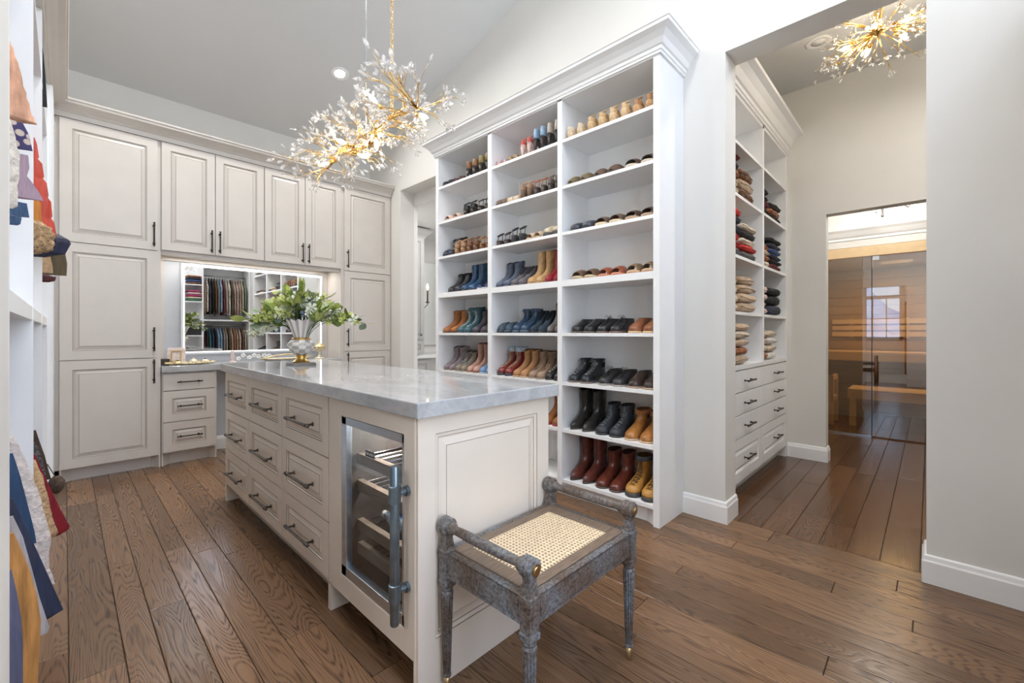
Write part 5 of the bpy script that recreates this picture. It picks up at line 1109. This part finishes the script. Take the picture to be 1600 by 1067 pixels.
# floral print as real blotches of a pale second tone
m = M['cloth_floral']; nt = m.node_tree; bs = [n for n in nt.nodes if n.type == 'BSDF_PRINCIPLED'][0]
vo = N(nt, 'ShaderNodeTexVoronoi', i_Scale=38); rp = ramp(nt, [(.0, (.62, .52, .44)), (.36, (.55, .45, .38)), (.42, (.05, .04, .12)), (1, (.05, .04, .12))]); tc_ = N(nt, 'ShaderNodeTexCoord'); L(nt, tc_.outputs['Object'], vo.inputs['Vector']); L(nt, vo.outputs['Distance'], rp.inputs[0]); L(nt, rp.outputs[0], bs.inputs['Base Color'])
G = garment
G('feathered_top', 'peach feathered top hanging highest in the left wardrobe', 2.10, [(14, 62), (20, 75), (30, 105), (40, 145), (50, 180), (59, 195)], 'cloth_peach', .05, fur=.002)
G('floral_dress', 'dark floral dress sleeve below the peach top', 2.02, [(20, 190), (36, 193), (46, 212), (51, 236)], 'cloth_floral', .03)
G('ruffled_blouse', 'mauve pleated blouse with ruffled cuff in left wardrobe', 1.95, [(20, 238), (44, 243), (46, 262), (42, 275), (50, 285), (62, 302), (68, 314)], 'cloth_mauve', .03)
G('fleece_jacket', 'cream fleece jacket at near edge of left wardrobe', 1.62, [(16, 186), (30, 240), (28, 290), (27, 322), (20, 326)], 'cloth_fleece', .04, fur=.002)
G('denim_jacket', 'dark denim jacket hem under the mauve blouse', 1.80, [(18, 314), (42, 318), (46, 340)], 'cloth_denim', .03)
G('denim_shirt', 'blue denim shirt hem behind the denim jacket', 1.72, [(18, 335), (34, 340), (32, 350), (27, 352)], 'cloth_denim', .03)
def puffer():
    E_ = [(54, 215), (58, 226), (61, 246), (59, 248), (66, 256), (69, 276), (67, 279), (73, 286), (76, 305), (75, 309), (80, 316), (82, 338), (80, 341), (85, 348), (89, 370)]
    return G('puffer_jacket', 'bright red quilted puffer jacket in left wardrobe', 3.05, E_, 'cloth_redpuff', .05)
puffer()
G('lace_shawl', 'black lace shawl hanging highest beside the wardrobe crown', 3.42, [(64, 60), (68, 85), (71, 118), (73, 150), (74, 168)], 'knit_black', .03)
G('orange_coat', 'orange coat hem beside the red puffer jacket', 2.72, [(54, 308), (64, 318), (65, 350)], 'cloth_orange', .04)
G('fur_trim_coat', 'coat with fluffy tan fur hood in left wardrobe', 2.62, [(54, 344), (66, 346), (78, 356), (86, 368), (87, 382), (80, 393), (58, 397)], 'cloth_fur', .09, fur=.006)
G('navy_parka', 'shiny navy parka behind the tan fur trim', 3.12, [(60, 366), (92, 366), (108, 375), (111, 381), (102, 397), (70, 402)], 'cloth_navy', .06)
G('knit_cardigan', 'beige ribbed cardigan cuff beside the olive jacket', 3.45, [(69, 394), (78, 398), (82, 415), (83, 427)], 'cloth_knit', .05)
G('quilted_jacket', 'olive quilted jacket hanging furthest back in left wardrobe', 3.75, [(74, 396), (102, 396), (105, 412), (104, 431)], 'cloth_olive', .06)
G('maroon_top', 'maroon top hem under the olive quilted jacket', 3.60, [(70, 428), (88, 433), (86, 439), (76, 441)], 'cloth_maroon', .05)
G('brown_coat', 'dark brown coat with fur pompom in lower left wardrobe', 3.05, [(56, 672), (62, 690), (70, 712), (76, 735), (80, 748)], 'cloth_brown', .03)
G('tweed_jacket', 'black and white tweed jacket sliver behind the red skirt', 2.90, [(56, 690), (62, 705), (67, 722), (72, 742)], 'knit_speck', .02)
pp = tag(bpy.data.objects.new('fur_pompom', None), 'round brown fur pompom hanging by the corner cabinet', 'pompom'); COL.objects.link(pp); px_, pz_ = on_y(88, 757, 2.98); pp.location = (px_, 2.98, pz_)
mb = MB(); rp_ = random.Random(4)
mb.ball((0, 0, 0), .034, 14, sc=(.85, 1, 1.25)); mb.v = [(x*rp_.uniform(.9, 1.1), y*rp_.uniform(.9, 1.1), z*rp_.uniform(.95, 1.05)) for x, y, z in mb.v]; mb.build('fur', 'fur_brown', pp, True, True)
MB().tube([(0, 0, .03), (-.03, .02, .10)], .002, 5).build('cord', 'cloth_brown', pp, True, True)
G('red_skirt', 'deep red flared skirt in lower left wardrobe', 2.75, [(55, 710), (66, 735), (80, 765), (95, 797), (109, 822), (106, 828), (92, 836)], 'cloth_crimson', .04)
G('boucle_coat', 'tan boucle coat edge beside the red skirt', 2.60, [(55, 718), (66, 742), (76, 780), (82, 808), (91, 832), (86, 838)], 'cloth_boucle', .03, fur=.0015)
G('lace_dress', 'long pale ruffled lace dress in lower left wardrobe', 2.15, [(20, 680), (38, 712), (55, 755), (68, 795), (80, 840), (76, 880), (86, 908), (84, 914)], 'cloth_lace', .045, fur=.002)
G('blue_dress', 'deep blue dress behind the pale lace dress', 2.00, [(20, 708), (32, 745), (45, 795), (54, 830), (57, 848)], 'cloth_blue', .03)
G('navy_coat', 'long navy coat with straight cuff in lower left wardrobe', 1.72, [(20, 778), (40, 822), (60, 865), (78, 905), (99, 952), (76, 966)], 'cloth_navy', .04)
G('grey_shirt', 'pale grey shirt hem beside the navy coat', 1.62, [(20, 806), (36, 840), (50, 890), (62, 935), (77, 980), (74, 988), (60, 992)], 'cloth_grey', .025)
G('suede_coat', 'golden brown suede coat nearest in the left wardrobe', 1.50, [(21, 832), (32, 856), (46, 890), (58, 932), (64, 970), (62, 1010), (60, 1045), (58, 1100)], 'cloth_suede', .045)
G('slate_coat', 'slate grey-blue coat beside the suede coat', 1.43, [(18, 890), (26, 925), (33, 965), (36, 1010), (36, 1090)], 'cloth_slate', .03)
# ================================================================== ON THE VANITY
pm('pearl', (.75, .66, .48), .3, .2, var=.3, scale=60); pm('gilt', (.70, .55, .28), .35, .6, var=.25, scale=50); pm('mat_pink', (.72, .60, .56), .6, var=.15, scale=40); pm('wood_dark', (.03, .018, .012), .4)
VT = .866
t = thing('photo_frame', 'small gilded photo frame leaning on the vanity', 'frame', (.70, 4.93, VT), radians(-20))
def tilt(mb, a=-.22): 
    c, s_ = cos(a), sin(a); return mb.xf(lambda p: (p[0], p[1]*c-p[2]*s_, p[1]*s_+p[2]*c+.001))
mb = MB().box(-.068, .068, 0, .014, 0, .030).box(-.068, .068, 0, .014, .125, .155).box(-.068, -.038, 0, .014, .03, .125).box(.038, .068, 0, .014, .03, .125); tilt(mb).build('frame', 'mat_pink', t, False, True, .003)
mb = MB().box(-.040, .040, -.004, .012, .026, .036).box(-.040, .040, -.004, .012, .119, .129).box(-.040, -.030, -.004, .012, .03, .125).box(.030, .040, -.004, .012, .03, .125); tilt(mb).build('inner_frame', 'gilt', t, False, True)
tilt(MB().box(-.031, .031, .004, .008, .034, .121)).build('picture', 'mat_pink', t, False, True)
tag(MB().box(.598, .655, 4.90, 4.99, VT, VT+.055).build('jewel_box', 'wood_dark', bevel=.003), 'small dark wooden box behind the gilded photo frame', 'box')
t = thing('jewelry_tray', 'ornate pearly jewelry tray in front of the photo frame', 'tray', (.80, 4.85, VT))
MB().lathe([(.001, .004), (.10, .004), (.125, .012), (.13, .018), (.12, .016), (.10, .009), (.001, .009)], (0, 0, 0), 28).xf(lambda p: (p[0]*1.45, p[1]*.7, p[2])).build('dish', 'pearl', t, True, True)
for k in range(22): a = 2*pi*k/22; MB().ball((.180*cos(a), .088*sin(a), .018), .010, 8).build('bead', 'gilt', t, True, True)
for k, (x, y, h, lb) in enumerate(((.70, 4.825, .030, 'round dark gem brooch at left end of the tray'), (.82, 4.86, .045, 'gilt shell ornament in middle of the tray'), (.91, 4.86, .038, 'pearly shell ornament at right end of the tray'))):
    t = thing('trinket', lb, 'ornament', (x, y, VT+.009)); MB().lathe([(.001, 0), (.028, 0), (.034, h*.35), (.024, h*.75), (.001, h)], (0, 0, 0), 14).build('body', ('gilt', 'pearl', 'pearl')[k], t, True, True); MB().ball((0, 0, h), .008, 8).build('knob', ('wood_dark', 'gilt', 'wood_dark')[k], t, True, True)
t = thing('figurine', 'small pale figurine with white blossoms behind the island corner', 'figurine', (1.13, 4.86, VT))
MB().lathe([(.001, 0), (.035, 0), (.034, .010), (.014, .018), (.018, .04), (.022, .06), (.013, .085), (.018, .10), (.012, .118), (.001, .122)], (0, 0, 0), 14).build('body', 'mat_pink', t, True, True)
for k in range(7):
    f = MB()
    for j in range(5): a = 2*pi*j/5; f.ball((.05+.045*k+.013*cos(a), .02*sin(k*2), .035+.03*abs(sin(k*1.7))+.013*sin(a)), .011, 6, sc=(1, .5, 1))
    f.build('blossom', 'white_plain', t, True, True)
t = thing('gilt_tray', 'long low gilt tray with curved handles beside the vase', 'tray', (1.62, 4.86, VT))
MB().lathe([(.001, .006), (.10, .006), (.12, .022), (.125, .026), (.11, .022), (.09, .012), (.001, .012)], (0, 0, 0), 28).xf(lambda p: (p[0]*2.1, p[1]*.8, p[2])).build('dish', 'pearl', t, True, True)
MB().tube([(-.25+.5*k/12, -.06, .026+.040*sin(pi*k/12)) for k in range(13)], .006, 8).build('handle', 'gilt', t, True, True)
t = thing('lidded_compote', 'gilt lidded compote standing on the vanity behind the vase', 'compote', (1.985, 4.92, VT))
MB().lathe([(.001, 0), (.052, 0), (.050, .010), (.016, .022), (.012, .055), (.020, .075)], (0, 0, 0), 20).build('foot', 'pearl', t, True, True)
MB().lathe([(.018, .073), (.040, .085), (.056, .11), (.058, .125), (.060, .128)], (0, 0, 0), 20).build('bowl', 'pearl', t, True, True)
MB().lathe([(.068, .128), (.066, .136), (.050, .150), (.022, .166), (.008, .172), (.012, .182), (.001, .192)], (0, 0, 0), 20).build('lid', 'gilt', t, True, True)
for k in range(8): a = 2*pi*k/8; MB().ball((.058*cos(a), .058*sin(a), .112), .013, 8).build('boss', 'gilt', t, True, True)
# ================================================================== BATHROOM CABINET BEYOND THE DOORWAY
YBF = 5.40
t = thing('bath_cabinet', 'grey bathroom tower cabinet seen through the doorway', 'cabinet', (3.4, 5.6, 0))
MB().box(3.05, 3.725, YBF+.02, 5.99, .84, 2.58).build('body', 'cab_grey', t)
MB().box(3.05, 4.5, YBF-.02, 5.99, 0, .775).build('base', 'cab_grey', t)
MB().box(3.04, 4.55, YBF-.08, 5.99, .78, .82).build('worktop', 'trim_white', t)
def bath_door(x0, x1, z0, z1, yf, knob):
    mb = MB(); front_rings(mb, x1-x0, z1-z0, .02, .05, back_place(x0, z0, yf)); d = mb.build('door' if z1-z0 > .5 else 'drawer', ['cab_grey', 'glaze'], t)
    MB().ball((knob[0], yf-.035, knob[1]), .014, 8).tube([(knob[0], yf-.02, knob[1]), (knob[0], yf-.035, knob[1])], .006, 6).build('knob', 'bronze', d, True)
bath_door(3.06, 3.70, 1.06, 2.55, YBF+.02, (3.65, 1.12)); bath_door(3.06, 3.70, .85, 1.03, YBF+.02, (3.40, .94)); bath_door(3.30, 3.78, .50, .75, YBF-.02, (3.54, .63))
sweep([(3.05, YBF+.02), (3.725, YBF+.02), (3.725, 5.9)], [(0, 2.55), (.01, 2.55), (.02, 2.58), (.06, 2.62), (.09, 2.66), (.09, 2.68), (0, 2.68)], -1).build('crown', 'cab_grey', t)
tag(MB().box(3.80, 4.5, 5.97, 5.99, .95, 2.3).build('bath_mirror', 'mirror'), 'tall mirror on the bathroom wall beyond the doorway', 'mirror')
t = thing('wall_sconce', 'candle wall sconce glowing in the bathroom', 'sconce', (3.93, 5.62, 1.55)); sx, sz = on_y(668, 448, 5.62)
MB().tube([(sx-.13, 5.62, sz-.28), (sx-.06, 5.62, sz-.33), (sx, 5.62, sz-.28), (sx, 5.62, sz-.24)], .008, 8).build('arm', 'nickel', t, True)
MB().lathe([(.001, sz-.26), (.028, sz-.25), (.034, sz-.235), (.013, sz-.23), (.013, sz-.05), (.001, sz-.05)], (sx, 5.62, 0), 12).build('candle', 'nickel', t, True)
MB().lathe([(.008, sz-.05), (.018, sz-.02), (.014, sz+.02), (.001, sz+.05)], (sx, 5.62, 0), 12).build('bulb', 'bulb', t, True)
MB().box(sx-.16, sx-.10, 5.60, 5.64, sz-.36, sz-.18).build('back_plate', 'nickel', t)
area('bath_fill_light', (3.7, 4.5, 2.69), (0, 0, 0), .8, 1.2, 14, (1, .97, .93))  # unseen fill light added to brighten the bath
# ================================================================== HANGING UNIT BEHIND THE CAMERA (seen in the mirror)
YU = -.35
t = thing('hanging_unit', 'white wardrobe with two shirt rails reflected in the lit mirror', 'wardrobe', (2.1, -.6, 0))
for x in (1.30, 1.925, 2.755): MB().box(x, x+.025, YR, YU, 0, 2.62).build('divider', 'cab_white', t)
MB().box(1.30, 2.78, YR, YR+.012, 0, 2.62).build('back_panel', 'cab_white', t)
for z in (2.12, 1.78, 1.42, 1.10, .75): MB().box(1.325, 1.925, YR+.012, YU, z-.022, z).build('shelf', 'cab_white', t)
for z in (1.42, .45, 2.60): MB().box(1.95, 2.755, YR+.012, YU, z-.03, z).build('shelf', 'cab_white', t)
for z in (2.33, 1.30): MB().tube([(1.95, -.60, z), (2.755, -.60, z)], .014, 8).build('rod', 'chrome', t, True)
SHIRT = [('tan', (.42, .28, .16)), ('white checked', (.62, .60, .58)), ('charcoal', (.05, .05, .055)), ('black', (.025, .022, .022)), ('brown', (.16, .09, .05)), ('grey', (.25, .25, .26)), ('light blue', (.28, .42, .55)), ('wine red', (.16, .03, .04)), ('cream', (.60, .53, .43)), ('navy', (.05, .07, .13)), ('pale pink', (.58, .42, .38)), ('rust', (.36, .15, .07)), ('beige', (.48, .38, .28)), ('teal', (.08, .22, .25)), ('sage', (.25, .28, .20))]
for i, (nm, c) in enumerate(SHIRT): pm('shirt_%d' % i, c, .85, var=.55 if i % 3 == 1 else .25, scale=22)
def shirt(x, zr, i, ln, label):
    o = bpy.data.objects.new('hanging_shirt', None); tag(o, label, 'shirt', 'shirts on the rails reflected in the mirror'); COL.objects.link(o); o.location = (x, -.60, zr-ln)
    rings = []; ph = i*1.3
    for k in range(8):
        f = k/7; z = zr-.05-ln*f; d = .05+.17*min(1, f*3.5); th = .009+.007*min(1, f*3)
        rings.append([(x+th*sin(2*pi*j/14)*(1+.4*sin(ph+j)), -.60+d*cos(2*pi*j/14)*(1+.05*sin(5*f+ph)), z) for j in range(14)])
    MB().loft(rings).build('fabric', 'shirt_%d' % (i % 15), o, True)
    MB().tube([(x, -.60, zr-.05), (x, -.60, zr-.03)]+[(x, -.60+.0185*cos(a_), zr+.0185*sin(a_)) for a_ in [radians(q_) for q_ in range(-80, 191, 30)]], .002, 4).build('hanger_hook', 'chrome', o)
ROW = ('first', 'second', 'third', 'fourth', 'fifth', 'sixth', 'seventh', 'eighth', 'ninth', 'tenth', 'eleventh', 'twelfth', 'thirteenth', 'fourteenth', 'fifteenth', 'sixteenth', 'seventeenth', 'eighteenth')
for r_, (zr, seq, ln) in enumerate(((2.33, (0, 1, 2, 3, 4, 5, 6, 7, 8, 1, 4, 8, 10, 12, 8, 14), .74), (1.30, (7, 2, 13, 9, 3, 6, 6, 5, 12, 4, 8, 11, 12, 10, 4, 8), .62))):
    for k, i in enumerate(seq): shirt(1.985+k*.0485, zr, i, ln*random.uniform(.93, 1.05), '%s shirt, %s from left on the %s rail in the mirror' % (SHIRT[i][0], ROW[k], ('upper', 'lower')[r_]))
def mstack(z, cols, where):
    for k, c in enumerate(cols):
        folded('folded_jumper', '%s folded %s jumper from the bottom, %s' % (ORD[k], CW[c], where), 1.80, YU-.16, z+.003, .23, .28, .046, 'knit_'+c, 'folded jumpers reflected in the mirror', pi); z += .044
mstack(1.78, ('green', 'cream', 'magenta', 'pink', 'magenta'), 'second shelf in the mirror'); mstack(2.12, ('brown', 'blue', 'navy', 'rust'), 'top shelf in the mirror')
t = thing('black_box', 'black lidded box on a shelf reflected in the mirror', 'box', (1.80, YU-.15, 1.1015)); MB().box(-.11, .11, -.10, .10, 0, .15).build('body', 'black', t, False, True, .004); MB().box(-.115, .115, -.105, .105, .14, .18).build('lid', 'black', t, False, True, .004)
# ================================================================== SAUNA
sb = struct(MB().box(8.02, 8.1, -.75, 1.3, 0, 2.1).box(6.30, 8.1, 1.15, 1.25, 0, 2.1).box(6.30, 8.1, -.80, -.72, 0, 2.1).build('wall_sauna', 'sauna_wood'))
struct(MB().box(6.30, 8.1, -.75, 1.25, 2.06, 2.12).build('ceiling_sauna', 'sauna_wood'))
for k in range(16):
    z = .03+k*.126
    MB().box(7.995, 8.02, -.72, 1.15, z, z+.120).build('board', 'sauna_wood', sb, bevel=.003)
    MB().box(6.32, 7.995, 1.125, 1.15, z, z+.120).build('board', 'sauna_wood', sb, bevel=.003)
beam = tag(MB().box(XG-.012, XG+.10, -.75, 1.25, 2.005, 2.115).build('sauna_beam', 'sauna_pale'), 'pale wooden beam over the sauna glass', 'beam')
for nm, x0, x1, z, lab in (('upper', 7.35, 7.98, .90, 'upper slatted sauna bench along the back wall'), ('lower', 6.78, 7.30, .46, 'lower slatted sauna bench nearest the glass')):
    t = thing('sauna_bench', lab, 'bench', ((x0+x1)/2, .2, 0))
    n = 5 if nm == 'lower' else 6; sw = (x1-x0)/n
    for k in range(n): MB().box(x0+k*sw, x0+k*sw+sw-.015, -.70, 1.10 if nm == 'upper' else .74, z-.03, z).build('slat', 'sauna_pale', t, bevel=.004)
    MB().box(x0-.0, x0+.03, -.70, 1.10 if nm == 'upper' else .74, z-.12, z-.032).build('apron', 'sauna_pale', t)
    for yy in (-.66, .66 if nm == 'lower' else 1.04): MB().box(x0+.035, x0+.10, yy, yy+.065, 0, z-.032).build('leg', 'sauna_pale', t)
t = thing('sauna_backrest', 'slatted wooden backrest above the upper sauna bench', 'rack', (7.96, .2, 1.2))  # backrest of the upper bench
for z in (1.10, 1.19, 1.28): MB().box(7.955, 7.985, -.65, 1.05, z, z+.065).build('slat', 'sauna_pale', t, bevel=.003)
for y in (-.4, .2, .8): MB().box(7.985, 7.994, y, y+.05, 1.08, 1.36).build('batten', 'sauna_pale', t)
t = thing('sauna_heater_guard', 'wooden guard rail frame at the left of the sauna', 'railing', (6.75, .98, 0))
for x, y in ((6.60, .86), (6.60, 1.08), (6.95, .86)): MB().box(x, x+.05, y, y+.05, .02, .62).build('post', 'sauna_pale', t)
for z in (.30, .56): MB().box(6.60, 7.0, .865, .885, z, z+.06).build('rail', 'sauna_pale', t); MB().box(6.605, 6.625, .86, 1.13, z, z+.06).build('rail', 'sauna_pale', t)
gp = thing('glass_partition', 'bronze tinted fixed glass panel left of the sauna door', 'glass panel', (XG, .85, 0)); MB().box(XG+.004, XG+.014, .466, 1.25, .012, 2.005).build('pane', 'bronze_glass', gp); MB().box(XG-.004, XG+.022, .466, 1.25, 0.001, .014).build('channel', 'steel', gp)
gd = thing('glass_door', 'bronze tinted frameless glass sauna door with vertical handle', 'door', (XG, -.1, 0)); MB().box(XG+.004, XG+.014, -.70, .462, .012, 1.998).build('pane', 'bronze_glass', gd)
mb = MB()
for s_ in (-1, 1): mb.tube([(XG+.009+s_*.045, .425, .60), (XG+.009+s_*.045, .425, .90)], .012, 10)
for z in (.66, .84): mb.tube([(XG-.036, .425, z), (XG+.054, .425, z)], .008, 8)
mb.build('handle', 'coat_wood', gd, True); MB().box(XG-.004, XG+.022, .40, .455, 1.955, 2.0).build('hinge', 'chrome', gd); MB().box(XG+.000, XG+.018, .459, .4655, .012, 2.0).build('edge_seal', 'black', gd)
area('sauna_fill_light', (7.2, .3, 2.04), (0, 0, 0), .3, .3, 14, (1, .80, .52))  # unseen warm fill added to light the sauna interior
# ------------------------------------------------------------------ floor register by the drawer unit
rg = thing('floor_register', 'dark metal floor vent beside the drawer unit', 'vent', (1.12, 4.62, .001))
MB().box(1.03, 1.21, 4.59, 4.65, .0005, .004).build('frame', 'bronze', rg)
for k in range(7): MB().box(1.045+k*.023, 1.058+k*.023, 4.598, 4.642, .004, .0055).build('slat', 'black', rg)
